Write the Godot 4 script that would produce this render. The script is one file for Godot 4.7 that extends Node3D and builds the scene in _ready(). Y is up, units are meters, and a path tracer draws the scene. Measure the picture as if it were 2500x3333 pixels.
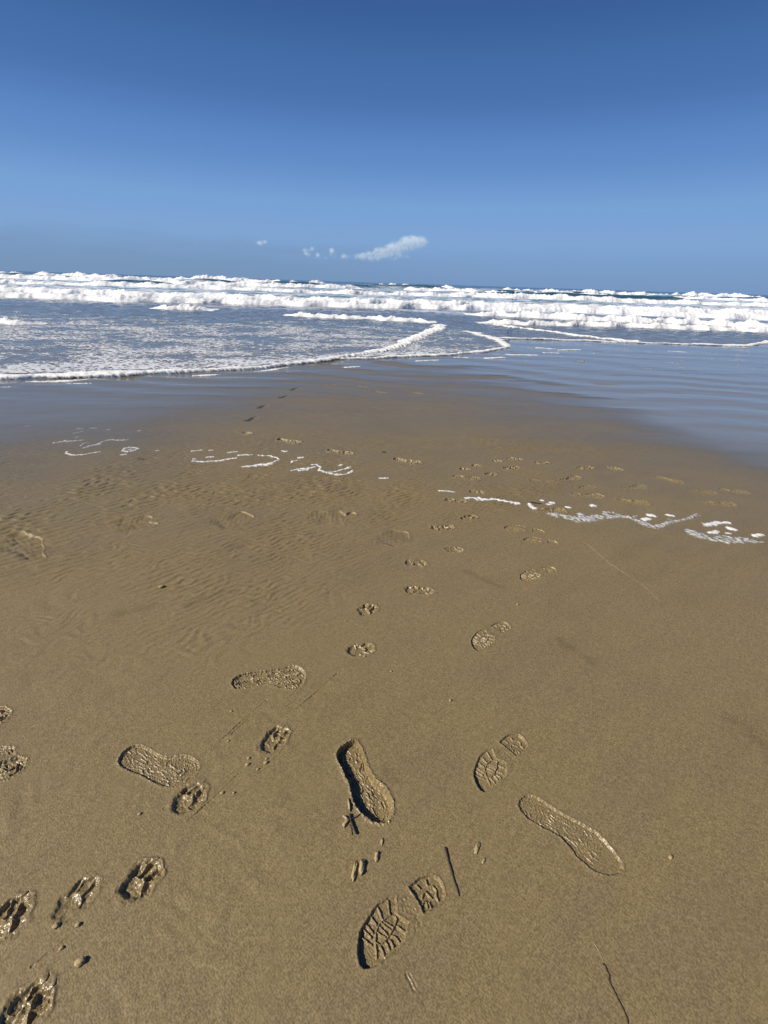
extends Node3D
# A wide beach at low tide: wet sand with shoe and paw prints, swash, breakers and a deep blue sky.
# World: camera above the origin, looking towards -z. In the helpers, x is to the right and d is the distance ahead (z = -d).

const EYE := 1.5
var nz := FastNoiseLite.new()      # smooth noise
var nf := FastNoiseLite.new()      # fractal noise
var cell := FastNoiseLite.new()
const SAND := Color(0.330, 0.247, 0.113)
const SUN := 1.5
const EXPOSURE := 1.3
const VEIL := Color(0.465, 0.57, 0.69)
var SKYSTOPS := [[0.0, Color(0.475, 0.60, 0.765)], [2.0, Color(0.49, 0.63, 0.80)], [4.0, Color(0.505, 0.65, 0.83)], [7.0, Color(0.475, 0.635, 0.835)], [11.0, Color(0.38, 0.55, 0.78)], [16.0, Color(0.29, 0.45, 0.68)], [22.0, Color(0.225, 0.37, 0.59)], [35.0, Color(0.17, 0.30, 0.51)], [90.0, Color(0.12, 0.22, 0.41)]]
const DAMP := [[0.499, 2.277, 0.681, 2.118, 0.035], [0.847, 1.718, 0.950, 1.584, 0.03], [1.387, 1.309, 1.455, 1.178, 0.045], [0.037, 2.723, 0.159, 2.637, 0.08], [-1.298, 1.789, -1.153, 1.869, 0.05], [-0.993, 1.877, -0.870, 2.001, 0.04], [-0.983, 2.421, -0.887, 2.483, 0.05], [-0.435, 3.005, -0.298, 2.977, 0.06], [-2.161, 2.403, -2.045, 2.356, 0.06], [-0.285, 0.931, -0.253, 0.920, 0.03], [0.029, 1.038, 0.061, 0.989, 0.03]]      # damp dark streaks in the sand: from, to, half width
const PUFFS := [[2.81, 4.02, 1.19, 0.55, 1], [1.59, 3.78, 1.29, 0.6, 1], [0.12, 3.31, 1.30, 0.5, 0.95], [-1.37, 2.88, 1.30, 0.42, 0.8], [-2.87, 2.57, 1.20, 0.35, 0.55], [-6.50, 2.89, 0.40, 0.95, 0.85], [-9.16, 2.67, 0.59, 0.9, 0.6], [-8.56, 3.03, 0.29, 0.9, 0.6], [-8.09, 2.53, 0.34, 0.7, 0.6], [-14.06, 3.32, 0.61, 0.5, 0.75], [-13.44, 3.44, 0.38, 0.6, 0.75], [-20.23, 2.96, 0.22, 0.6, 0.5], [-5.12, 2.50, 1.10, 0.35, 0.4], [4.12, 3.07, 1.09, 0.4, 0.25], [-7.36, 2.25, 1.99, 0.2, 0.35], [-2.86, 2.22, 2.52, 0.15, 0.4], [0.65, 2.49, 2.51, 0.16, 0.4], [-11.28, 2.29, 1.46, 0.15, 0.25]]
var M := {}
var names := {}

# ---------------------------------------------------------------- naming
func numbered(called: String) -> String:
	var n: int = names.get(called, 0)
	names[called] = n + 1
	return called if n == 0 else "%s_%03d" % [called, n]

func tag(o: Node3D, label: String, category: String, group := "", kind := "") -> Node3D:
	if label: o.set_meta("label", label)
	if category: o.set_meta("category", category)
	if group: o.set_meta("group", group)
	if kind: o.set_meta("kind", kind)
	return o

func put(called: String, mesh: Mesh, mat: Material, at := Vector3.ZERO, parent: Node = self) -> MeshInstance3D:
	var o := MeshInstance3D.new()
	o.name = numbered(called) if parent == self else called
	o.mesh = mesh
	o.material_override = mat
	o.position = at
	parent.add_child(o, true)
	return o

func amesh(v: PackedVector3Array, n: PackedVector3Array, idx: PackedInt32Array, uv: PackedVector2Array, col: PackedColorArray, onto: ArrayMesh = null) -> ArrayMesh:
	var m := onto if onto else ArrayMesh.new()
	var a := []
	a.resize(Mesh.ARRAY_MAX)
	a[Mesh.ARRAY_VERTEX] = v
	a[Mesh.ARRAY_NORMAL] = n
	a[Mesh.ARRAY_INDEX] = idx
	if uv.size():
		a[Mesh.ARRAY_TEX_UV] = uv
		var uv2 := PackedVector2Array()
		uv2.resize(uv.size())
		for i in uv.size():
			uv2[i] = Vector2(uv[i].x * 0.219 + uv[i].y * 0.051, uv[i].y * 0.219 - uv[i].x * 0.051)
		a[Mesh.ARRAY_TEX_UV2] = uv2
	if col.size(): a[Mesh.ARRAY_COLOR] = col
	m.add_surface_from_arrays(Mesh.PRIMITIVE_TRIANGLES, a)
	return m

func pv(a: Array, k := 1.0) -> PackedVector2Array:
	var r := PackedVector2Array()
	for i in range(0, a.size(), 2):
		r.append(Vector2(a[i], a[i + 1]) * k)
	return r

func curve_at(c: PackedVector2Array, x: float) -> float:
	if x <= c[0].x: return c[0].y
	for i in c.size() - 1:
		if x <= c[i + 1].x:
			return lerpf(c[i].y, c[i + 1].y, (x - c[i].x) / maxf(c[i + 1].x - c[i].x, 1e-6))
	return c[c.size() - 1].y

func seg(p: Vector2, a: Vector2, b: Vector2) -> float:
	var e := b - a
	return (p - a - e * clampf((p - a).dot(e) / maxf(e.length_squared(), 1e-9), 0.0, 1.0)).length()

func sdf(p: Vector2, poly: PackedVector2Array) -> float:      # negative inside
	var best := 1e9
	var inside := false
	var n := poly.size()
	var a := poly[n - 1]
	for i in n:
		var b := poly[i]
		var e := b - a
		var w := p - a
		var q := w - e * clampf(w.dot(e) / e.length_squared(), 0.0, 1.0)
		best = minf(best, q.length_squared())
		if (a.y > p.y) != (b.y > p.y) and p.x < (b.x - a.x) * (p.y - a.y) / (b.y - a.y) + a.x:
			inside = not inside
		a = b
	return -sqrt(best) if inside else sqrt(best)

# ---------------------------------------------------------------- the sand: three nested sheets of square cells; prints refine the cells that they touch
class Sheet:
	var x0: float; var d0: float; var c: float; var nx: int; var nd: int; var n: int
	var H := PackedFloat32Array(); var R := PackedFloat32Array()
	var ID := PackedByteArray(); var F := PackedByteArray()
	var fx: int
	func _init(ax: float, ad: float, ac: float, anx: int, and_: int, an: int) -> void:
		x0 = ax; d0 = ad; c = ac; nx = anx; nd = and_; n = an
		H.resize((nx + 1) * (nd + 1))
		fx = nx * n + 1
		if n > 1:
			R.resize(fx * (nd * n + 1)); ID.resize(fx * (nd * n + 1)); F.resize(nx * nd)
	func has(x: float, d: float) -> bool:
		return x > x0 + c * 2 and d > d0 + c * 2 and x < x0 + c * (nx - 2) and d < d0 + c * (nd - 2)

var L0: Sheet   # the finest
var L1: Sheet
var L2: Sheet
var RIPPLE := pv([-4.4, 1.9, -1.9, 1.7, -1.3, 1.55, -0.75, 1.45, -0.3, 1.65, -0.05, 1.95, 0.3, 2.4, 0.9, 2.8, 1.6, 3.2, 2.6, 4.1, 4.4, 4.8])   # nearest reach of the current ripples, by x
var WET := pv([-14.0, 2.6, -6.0, 3.4, -3.71, 4.2, -2.9, 4.8, -2.0, 5.95, -1.5, 7.4, -0.7, 8.3, 0.3, 8.8, 1.0, 8.6, 1.7, 7.8, 2.8, 6.6, 3.3, 5.5, 3.7, 4.5, 5.0, 3.7, 14.0, 3.0])
var FRONT := pv([-80.0, 5.5, -12.0, 6.7, -6.08, 7.35, -4.21, 7.99, -2.85, 8.62, -1.83, 9.48, -0.99, 10.3, 0.21, 11.01, 1.44, 11.61, 2.5, 12.59, 3.27, 13.61, 3.6, 16.3, 6.23, 16.45, 9.4, 16.31, 11.95, 16.57, 14.12, 18.48, 80.0, 20.0])

func lie(d: float) -> float:
	var e := maxf(d - 6.0, 0.0)
	return -0.0006 * e * e if d < 20.0 else -0.1176 - 0.0168 * (minf(d, 60.0) - 20.0)

func ripple_zone(x: float, d: float) -> float:
	return smoothstep(-0.15, 0.75, d - curve_at(RIPPLE, x)) * smoothstep(9.0, 6.5, d) * smoothstep(4.6, 3.0, x - d * 0.1) * clampf(0.8 + 0.7 * nz.get_noise_2d(x * 0.5 + 2.0, d * 0.5 + 1.0), 0.3, 1.0)

func ground(x: float, d: float) -> float:
	var y := lie(d)
	y += 0.0025 * nz.get_noise_2d(x * 0.7, d * 0.7) + 0.0008 * nz.get_noise_2d(x * 2.7 + 40.0, d * 2.7)
	if d > 0.1 and d < 9.5 and absf(x) < 8.0:
		var a := -0.62 * x + 0.78 * d       # across the fine drainage streaks
		var b := 0.78 * x + 0.62 * d
		y += lerpf(0.0019, 0.0005, smoothstep(-0.6, 0.5, x)) * nz.get_noise_2d(a * 26.0 + 2.0 * nz.get_noise_2d(x * 5.0, d * 5.0), b * 7.0) * clampf(3.0 - d * 0.5, 0.0, 1.0) * clampf(0.6 + nz.get_noise_2d(x * 1.7, d * 1.7 + 60.0), 0.0, 1.0)
		var r := ripple_zone(x, d)
		if r > 0.01:
			var broken := clampf(0.72 + 0.6 * nz.get_noise_2d(x * 1.6 + 9.0, d * 1.6 + 3.0), 0.0, 1.0)
			var turn := clampf(0.74 - 0.16 * (d - 2.0), 0.12, 0.8)
			var p := -sin(turn) * x + cos(turn) * d
			var ph := 3.0 * log(1.0 + p / 3.0) * TAU / 0.0275 + 3.0 * nz.get_noise_2d(x * 3.0, d * 3.0 + 70.0) + 1.8 * nz.get_noise_2d(x * 11.0, d * 11.0)
			var s := 0.5 + 0.5 * sin(ph + 0.7 * sin(ph))
			y += r * broken * lerpf(0.0125, 0.008, smoothstep(2.2, 4.0, d)) * (s * sqrt(s) - 0.4)
	return y

func tone(x: float, d: float) -> Color:      # damp and dry, dark and pale mineral streaks
	var k := 1.0 + 0.05 * nz.get_noise_2d(x * 0.8 + 11.0, d * 0.8) + 0.03 * nz.get_noise_2d(x * 3.1, d * 3.1 + 5.0)
	var a := -0.62 * x + 0.78 * d
	k += 0.05 * nz.get_noise_2d(a * 7.0, (0.78 * x + 0.62 * d) * 1.7)
	for m in DAMP:
		if absf(x - m[0]) < 1.0 and absf(d - m[1]) < 1.0:
			k -= 0.16 * smoothstep(1.0, 0.1, seg(Vector2(x, d), Vector2(m[0], m[1]), Vector2(m[2], m[3])) / m[4] + 0.45 * nz.get_noise_2d(x * 9.0, d * 9.0))
	var t := 0.5 + 0.5 * nz.get_noise_2d(x * 0.5 + 90.0, d * 0.5)
	return Color(k * lerpf(0.98, 1.0, t), k * lerpf(0.985, 1.0, t), k * lerpf(1.06, 0.95, t))

func sheet_for(x: float, d: float) -> Sheet:
	return L0 if L0.has(x, d) else L1

var prints: Array = []      # [called, label, category, group, sheet, at, material, id]

# Presses a relief into the sheet. shape(p) gives (height change, 1 inside the mark) at p, metres from at, turned so that x runs along heading.
func press(called: String, label: String, category: String, group: String, at: Vector2, heading: float, reach: Vector2, shape: Callable, mat := "print") -> void:
	var s := sheet_for(at.x, at.y)
	prints.append([called, label, category, group, s, at, mat])
	var id := prints.size()
	var u := Vector2(cos(heading), sin(heading))
	var half := Vector2(absf(u.x) * reach.x + absf(u.y) * reach.y, absf(u.y) * reach.x + absf(u.x) * reach.y)
	var st := s.c / s.n
	var i0 := clampi(int(floor((at.x - half.x - s.x0) / s.c)), 1, s.nx - 2)
	var i1 := clampi(int(ceil((at.x + half.x - s.x0) / s.c)), 2, s.nx - 1)
	var j0 := clampi(int(floor((at.y - half.y - s.d0) / s.c)), 1, s.nd - 2)
	var j1 := clampi(int(ceil((at.y + half.y - s.d0) / s.c)), 2, s.nd - 1)
	for j in range(j0, j1):
		for i in range(i0, i1):
			s.F[j * s.nx + i] = 1
	for j in range(j0 * s.n + 1, j1 * s.n):
		for i in range(i0 * s.n + 1, i1 * s.n):
			var q := Vector2(s.x0 + i * st, s.d0 + j * st) - at
			var r: Vector2 = shape.call(Vector2(q.dot(u), u.x * q.y - u.y * q.x))
			if r.x == 0.0: continue
			var k := j * s.fx + i
			if r.y > 0.5:
				s.ID[k] = id
				s.R[k] = r.x + minf(s.R[k], 0.0) * 0.35
			else:
				s.R[k] += r.x

func fill_heights(s: Sheet) -> void:
	for j in s.nd + 1:
		for i in s.nx + 1:
			s.H[j * (s.nx + 1) + i] = ground(s.x0 + i * s.c, s.d0 + j * s.c)

# The rim of a finer sheet follows the straight edges of the coarser one's cells.
func hem(s: Sheet, k: int) -> void:
	var w := s.nx + 1
	for j in [0, s.nd]:
		for i in s.nx + 1:
			var a := i / k * k
			if a != i: s.H[j * w + i] = lerpf(s.H[j * w + a], s.H[j * w + a + k], float(i - a) / k)
	for i in [0, s.nx]:
		for j in s.nd + 1:
			var a := j / k * k
			if a != j: s.H[j * w + i] = lerpf(s.H[a * w + i], s.H[(a + k) * w + i], float(j - a) / k)

func slope(s: Sheet, i: int, j: int) -> Vector2:
	var w := s.nx + 1
	var a := maxi(i - 1, 0); var b := mini(i + 1, s.nx); var e := maxi(j - 1, 0); var f := mini(j + 1, s.nd)
	return Vector2((s.H[j * w + b] - s.H[j * w + a]) / ((b - a) * s.c), (s.H[f * w + i] - s.H[e * w + i]) / ((f - e) * s.c))

# Rippled cells of the finest sheet, four quads each; where they border plain cells their edge stays straight.
func mark_ripples(s: Sheet) -> void:
	for j in range(1, s.nd - 1):
		for i in range(1, s.nx - 1):
			var x := s.x0 + (i + 0.5) * s.c
			var d := s.d0 + (j + 0.5) * s.c
			if d < 3.7 and d > 1.4 and absf(x) < d * 0.95 and s.F[j * s.nx + i] == 0 and ripple_zone(x, d) > 0.03: s.F[j * s.nx + i] = 2

func ripple_mesh(s: Sheet, m: ArrayMesh, col: PackedColorArray) -> void:
	var W := 2 * s.nx + 1
	var Q := PackedFloat32Array(); Q.resize(W * (2 * s.nd + 1)); Q.fill(-9.0)
	var w := s.nx + 1
	for j in s.nd:
		for i in s.nx:
			if s.F[j * s.nx + i] != 2: continue
			var g := 2 * j * W + 2 * i
			var k := j * w + i
			Q[g] = s.H[k]; Q[g + 2] = s.H[k + 1]; Q[g + 2 * W] = s.H[k + w]; Q[g + 2 * W + 2] = s.H[k + w + 1]
			Q[g + W + 1] = ground(s.x0 + (i + 0.5) * s.c, s.d0 + (j + 0.5) * s.c)
			Q[g + 1] = ground(s.x0 + (i + 0.5) * s.c, s.d0 + j * s.c) if s.F[(j - 1) * s.nx + i] == 2 else (s.H[k] + s.H[k + 1]) * 0.5
			Q[g + W] = ground(s.x0 + i * s.c, s.d0 + (j + 0.5) * s.c) if s.F[j * s.nx + i - 1] == 2 else (s.H[k] + s.H[k + w]) * 0.5
			if s.F[(j + 1) * s.nx + i] != 2: Q[g + 2 * W + 1] = (s.H[k + w] + s.H[k + w + 1]) * 0.5
			if s.F[j * s.nx + i + 1] != 2: Q[g + W + 2] = (s.H[k + 1] + s.H[k + w + 1]) * 0.5
	var v := PackedVector3Array(); var n := PackedVector3Array(); var uv := PackedVector2Array(); var cc := PackedColorArray(); var idx := PackedInt32Array()
	var known := PackedInt32Array(); known.resize(Q.size()); known.fill(-1)
	var h := s.c * 0.5
	for j in s.nd:
		for i in s.nx:
			if s.F[j * s.nx + i] != 2: continue
			for b in 2:
				for a in 2:
					var g := (2 * j + b) * W + 2 * i + a
					for t: int in [g, g + 1, g + W, g + W + 1]:
						if known[t] >= 0: continue
						known[t] = v.size()
						var q := Q[t]
						var e := Q[t - 1] if Q[t - 1] > -8.0 else q; var f := Q[t + 1] if Q[t + 1] > -8.0 else q
						var o := Q[t - W] if Q[t - W] > -8.0 else q; var p := Q[t + W] if Q[t + W] > -8.0 else q
						var x := s.x0 + (t % W) * h
						var d := s.d0 + (t / W) * h
						v.append(Vector3(x, q, -d)); n.append(Vector3(-(f - e) / (2.0 * h), 1.0, (p - o) / (2.0 * h)).normalized())
						uv.append(Vector2(x, d) / 0.6); cc.append(col[j * w + i])
					idx.append_array([known[g], known[g + W], known[g + 1], known[g + 1], known[g + W], known[g + W + 1]])
	if v.size(): amesh(v, n, idx, uv, cc, m)

func sheet_mesh(s: Sheet, m: ArrayMesh, hole: Rect2i, fringe := false) -> void:
	var v := PackedVector3Array(); var n := PackedVector3Array(); var uv := PackedVector2Array(); var col := PackedColorArray(); var idx := PackedInt32Array()
	var w := s.nx + 1
	v.resize(w * (s.nd + 1)); n.resize(v.size()); uv.resize(v.size()); col.resize(v.size())
	var slopes := PackedVector2Array(); slopes.resize(v.size())
	for j in s.nd + 1:
		for i in w:
			var k := j * w + i
			var x := s.x0 + i * s.c
			var d := s.d0 + j * s.c
			var g := slope(s, i, j)
			slopes[k] = g
			v[k] = Vector3(x, s.H[k], -d); n[k] = Vector3(-g.x, 1.0, g.y).normalized()
			uv[k] = Vector2(x, d) / 0.6; col[k] = tone(x, d)
	for j in s.nd:
		for i in s.nx:
			if hole.has_point(Vector2i(i, j)) or (s.n > 1 and s.F[j * s.nx + i]): continue
			var k := j * w + i
			idx.append_array([k, k + w, k + 1, k + 1, k + w, k + w + 1])
	if fringe:          # on to the horizon behind and beside
		var ring := PackedInt32Array()
		for i in s.nx: ring.append(i)
		for j in s.nd: ring.append(j * w + s.nx)
		for i in s.nx: ring.append(s.nd * w + s.nx - i)
		for j in s.nd: ring.append((s.nd - j) * w)
		var first := v.size()
		for k in ring:
			v.append(Vector3(v[k].x * 30.0, v[k].y, v[k].z * 30.0)); n.append(Vector3.UP); uv.append(Vector2(v[k].x, -v[k].z) * 50.0); col.append(Color.WHITE)
		for i in ring.size():
			var b := (i + 1) % ring.size()
			idx.append_array([ring[i], ring[b], first + i, first + i, ring[b], first + b])
	amesh(v, n, idx, uv, col, m)
	if s.n == 1: return
	if s == L0: ripple_mesh(s, m, col)
	# refined cells: to the ground or to the print whose mark they lie in
	var bags := {}
	for p in prints.size() + 1:
		if p == 0 or prints[p - 1][4] == s: bags[p] = [PackedVector3Array(), PackedVector3Array(), PackedInt32Array(), PackedVector2Array(), PackedColorArray(), {}]
	var st := s.c / s.n
	for j in s.nd:
		for i in s.nx:
			if s.F[j * s.nx + i] != 1 or hole.has_point(Vector2i(i, j)): continue
			var k00 := j * w + i
			for b in s.n:
				for a in s.n:
					var g := (j * s.n + b) * s.fx + i * s.n + a
					var id := maxi(maxi(s.ID[g], s.ID[g + 1]), maxi(s.ID[g + s.fx], s.ID[g + s.fx + 1]))
					var bag: Array = bags[id]
					var at := Vector3.ZERO if id == 0 else Vector3(prints[id - 1][5].x, 0.0, -prints[id - 1][5].y)
					var q := [0, 0, 0, 0]
					for t in 4:
						var h := g + (t & 1) + (t >> 1) * s.fx
						var known: Dictionary = bag[5]
						if not known.has(h):
							var tx := float(a + (t & 1)) / s.n
							var td := float(b + (t >> 1)) / s.n
							var y := lerpf(lerpf(s.H[k00], s.H[k00 + 1], tx), lerpf(s.H[k00 + w], s.H[k00 + w + 1], tx), td) + s.R[h]
							var sl := slopes[k00].lerp(slopes[k00 + 1], tx).lerp(slopes[k00 + w].lerp(slopes[k00 + w + 1], tx), td)
							sl += Vector2(s.R[h + 1] - s.R[h - 1], s.R[h + s.fx] - s.R[h - s.fx]) / (2.0 * st)
							var x := s.x0 + (i + tx) * s.c
							var d := s.d0 + (j + td) * s.c
							known[h] = bag[0].size()
							bag[0].append(Vector3(x, y, -d) - at); bag[1].append(Vector3(-sl.x, 1.0, sl.y).normalized())
							bag[3].append(Vector2(x, d) / 0.6)
							bag[4].append(col[k00].lerp(col[k00 + w + 1], 0.5 * (tx + td)))
						q[t] = known[h]
					bag[2].append_array([q[0], q[2], q[1], q[1], q[2], q[3]])
	for p in bags:
		var bag: Array = bags[p]
		if bag[0].is_empty(): continue
		if p == 0:
			amesh(bag[0], bag[1], bag[2], bag[3], bag[4], m)
		else:
			var e: Array = prints[p - 1]
			tag(put(e[0], amesh(bag[0], bag[1], bag[2], bag[3], bag[4]), M[e[6]], Vector3(e[5].x, 0.0, -e[5].y)), e[1], e[2], e[3])

# ---------------------------------------------------------------- marks in the sand
func rim(f: float, high: float, wide: float) -> float:      # f: distance outside the edge
	return high * exp(-f * f / (wide * wide)) * smoothstep(wide * 2.6, wide * 1.6, f)

var FORE := pv([-3, -69, 12, -72, 29, -76, 52, -73, 73, -69, 91, -65, 105, -60, 117, -50, 129, -38, 139, -24, 143, -11, 141, 1, 130, 9, 115, 16, 95, 21, 74, 26, 56, 29, 38, 29, 24, 26, 14, 20, 4, 11, -7, 10, -3, -4, 4, -18, 5, -25, -6, -38, -20, -56], 0.001)
var HEEL := pv([-61, -50, -79, -48, -99, -45, -116, -39, -131, -29, -141, -14, -141, 2, -135, 17, -127, 28, -115, 35, -100, 35, -84, 31, -67, 26, -50, 21, -55, 5, -58, -12, -60, -29], 0.001)
var RIDGES: Array = tread([33, -72, 40, -43, 59, -69, 60, -45, 79, -64, 77, -36, 2, -64, 19, -38, 91, -61, 87, -34, 105, -50, 95, -23, 10, -25, 18, -35, 18, -35, 36, -40, 36, -40, 51, -41, 51, -41, 67, -37, 67, -37, 86, -20, 86, -20, 78, -8, 78, -8, 63, -5, 63, -5, 44, -7, 44, -7, 26, -12, 26, -12, 11, -18, 11, -18, 10, -25, 48, -38, 39, -11, 68, -31, 59, -10, 56, -35, 53, -10]) + tread([40, -35, 31, -11, 3, -17, -7, 10, 21, -8, 14, 18, 44, -2, 38, 19, 55, 2, 56, 18, 65, -3, 67, 13, 80, -6, 85, 12, 85, -19, 100, 3, -82, -41, -84, -26, -112, -31, -105, -19, -105, -19, -117, -7, -117, -7, -116, 8, -116, 8, -104, 17, -104, 17, -102, 26, -90, -12, -93, 9, -73, -8, -80, -12, -80, -12, -92, -11, -75, 7, -68, 17, -79, 12, -75, 26, -64, 3, -74, 3])

func tread(a: Array) -> Array:      # ridges between the lugs, millimetres: pairs of points
	var r := []
	for i in range(0, a.size(), 4): r.append([Vector2(a[i], a[i + 1]) * 0.001, Vector2(a[i + 2], a[i + 3]) * 0.001])
	return r


func boot(label: String, group: String, at: Vector2, heading: float, size: float, deep: float, worn := 0.0, waist := 0.3) -> void:
	var sd := at.x * 13.0 + at.y * 7.0
	press("boot_print", label, "boot print", group, at, heading, Vector2(0.17, 0.095) * size, func(p: Vector2) -> Vector2:
		p /= size
		var wob := Vector2(nz.get_noise_2d(p.x * 60.0 + sd, p.y * 60.0), nz.get_noise_2d(p.x * 60.0, p.y * 60.0 + sd)) * (0.0012 + 0.003 * worn)
		var q := p + wob
		var f := minf(sdf(q, FORE), sdf(q, HEEL))
		if f > 0.016:
			var mid := absf(q.y + 0.004) - 0.034
			var w := smoothstep(0.012, 0.0, mid) * smoothstep(0.075, 0.045, absf(q.x + 0.035)) * waist
			if w <= 0.01: return Vector2.ZERO
			return Vector2(-w * deep * (0.3 + 0.5 * nz.get_noise_2d(p.x * 90.0, p.y * 90.0 + sd)), 1.0)
		if f > 0.0:
			return Vector2(rim(f, deep * 0.16, 0.005) * (1.0 + nz.get_noise_2d(p.x * 70.0, p.y * 70.0)), 1.0 if f < 0.003 else 0.0)
		var wall := smoothstep(0.0, 0.0035 + 0.006 * worn, -f)
		var toe := smoothstep(0.03, 0.13, p.x)
		var y := -deep * (0.75 + 0.75 * toe + 0.25 * smoothstep(-0.06, -0.1, p.x))
		var up := 0.0
		for r in RIDGES:
			var a: Vector2 = r[0]
			if absf(q.x - a.x) + absf(q.y - a.y) < 0.06:
				up = maxf(up, smoothstep(0.0027, 0.0006, seg(q, a, r[1])))
		y += deep * 0.62 * up * (1.0 - 0.55 * worn) * smoothstep(0.001, 0.006, -f)
		y += 0.0009 * nz.get_noise_2d(p.x * 160.0, p.y * 160.0) + 0.0007 * nz.get_noise_2d(p.x * 45.0 + sd, p.y * 45.0)
		return Vector2(y * wall, 1.0))

# A trainer's print: outline given round its middle, metres, x along the foot.
func trainer(label: String, group: String, at: Vector2, heading: float, outline: PackedVector2Array, deep: float, bank: float, tread: float, plain_from := 9.0, sd := 0.0) -> void:
	var box := Rect2(outline[0], Vector2.ZERO)
	for p in outline: box = box.expand(p)
	var reach := Vector2(maxf(absf(box.position.x), absf(box.end.x)) + 0.025, maxf(absf(box.position.y), absf(box.end.y)) + 0.025)
	press("shoe_print", label, "shoe print", group, at, heading, reach, func(p: Vector2) -> Vector2:
		var q := p + Vector2(nz.get_noise_2d(p.x * 70.0 + sd, p.y * 70.0), nz.get_noise_2d(p.x * 70.0, p.y * 70.0 + sd)) * 0.0022
		var f := sdf(q, outline)
		if f > 0.0:
			if f > 0.022: return Vector2.ZERO
			var crumb := maxf(0.0, nz.get_noise_2d(p.x * 110.0, p.y * 110.0 + sd)) * 0.6
			return Vector2(rim(f, deep * 0.14 + 0.0006, 0.007) * (0.6 + crumb * 2.0), 1.0 if f < 0.003 else 0.0)
		var w := 0.004
		w = lerpf(0.004, bank, smoothstep(-0.02, 0.03, q.x * cos(heading) - q.y * sin(heading)))
		var wall := smoothstep(0.0, w, -f)
		var plain := smoothstep(plain_from + 0.012, plain_from, p.x)
		var ph := f * TAU / 0.0135 + 3.4 * nz.get_noise_2d(p.x * 26.0 + sd, p.y * 26.0) + 1.5 * nz.get_noise_2d(p.x * 9.0, p.y * 60.0 + sd)
		var ph2 := p.x * TAU / 0.017 + 3.0 * sin(p.y * TAU / 0.034 + sd) + 2.4 * nz.get_noise_2d(p.x * 30.0, p.y * 30.0 + sd)
		var k := smoothstep(-0.15, 0.35, nz.get_noise_2d(p.x * 8.0 + sd, p.y * 8.0))
		var ridge := lerpf(smoothstep(0.1, 0.95, sin(ph)), smoothstep(0.1, 0.95, sin(ph2)), k)
		tread *= 0.30 + 0.9 * smoothstep(-0.5, 0.6, nz.get_noise_2d(p.x * 33.0 + 7.0, p.y * 33.0 + sd))
		var y := -deep + plain * tread * ridge * smoothstep(w * 0.8, w + 0.006, -f)
		y += 0.0008 * nz.get_noise_2d(p.x * 150.0, p.y * 150.0) * (0.5 + plain) + 0.08 * deep * nz.get_noise_2d(p.x * 14.0, p.y * 14.0 + sd)
		return Vector2(minf(y, -0.0004) * wall, 1.0))

# A far-off or washed-out sole: plain outline, a deeper heel, soft edges.
func old_sole(called: String, label: String, group: String, at: Vector2, heading: float, long: float, deep: float, soft: float, category := "footprint") -> void:
	var sd := at.x * 5.0 + at.y * 3.0
	press(called, label, category, group, at, heading, Vector2(long * 0.62 + soft, long * 0.30 + soft), func(p: Vector2) -> Vector2:
		var q := (p + Vector2(nz.get_noise_2d(p.x * 22.0 + sd, p.y * 22.0), nz.get_noise_2d(p.x * 22.0, p.y * 22.0 + sd)) * (0.004 + soft * 0.35)) / long
		var wide := 0.15 + 0.05 * smoothstep(-0.1, 0.3, q.x) - 0.035 * exp(-pow((q.x + 0.08) / 0.13, 2.0))
		var f := (Vector2(maxf(absf(q.x) - 0.33, 0.0), q.y).length() - wide) * long
		if f > 0.0: return Vector2(rim(f, deep * 0.22, 0.008 + soft * 0.5), 0.0) if f < 0.05 else Vector2.ZERO
		var wall := smoothstep(0.0, 0.008 + soft, -f)
		var y := -deep * (0.7 + 0.3 * cos(q.x * 7.0)) + deep * 0.35 * nz.get_noise_2d(p.x * 60.0, p.y * 60.0 + sd)
		return Vector2(y * wall, 1.0))

func paw_bowl(p: Vector2, c: Vector2, r: Vector2) -> float:
	var q := (p - c) / r
	return 1.0 - q.length_squared()

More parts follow.
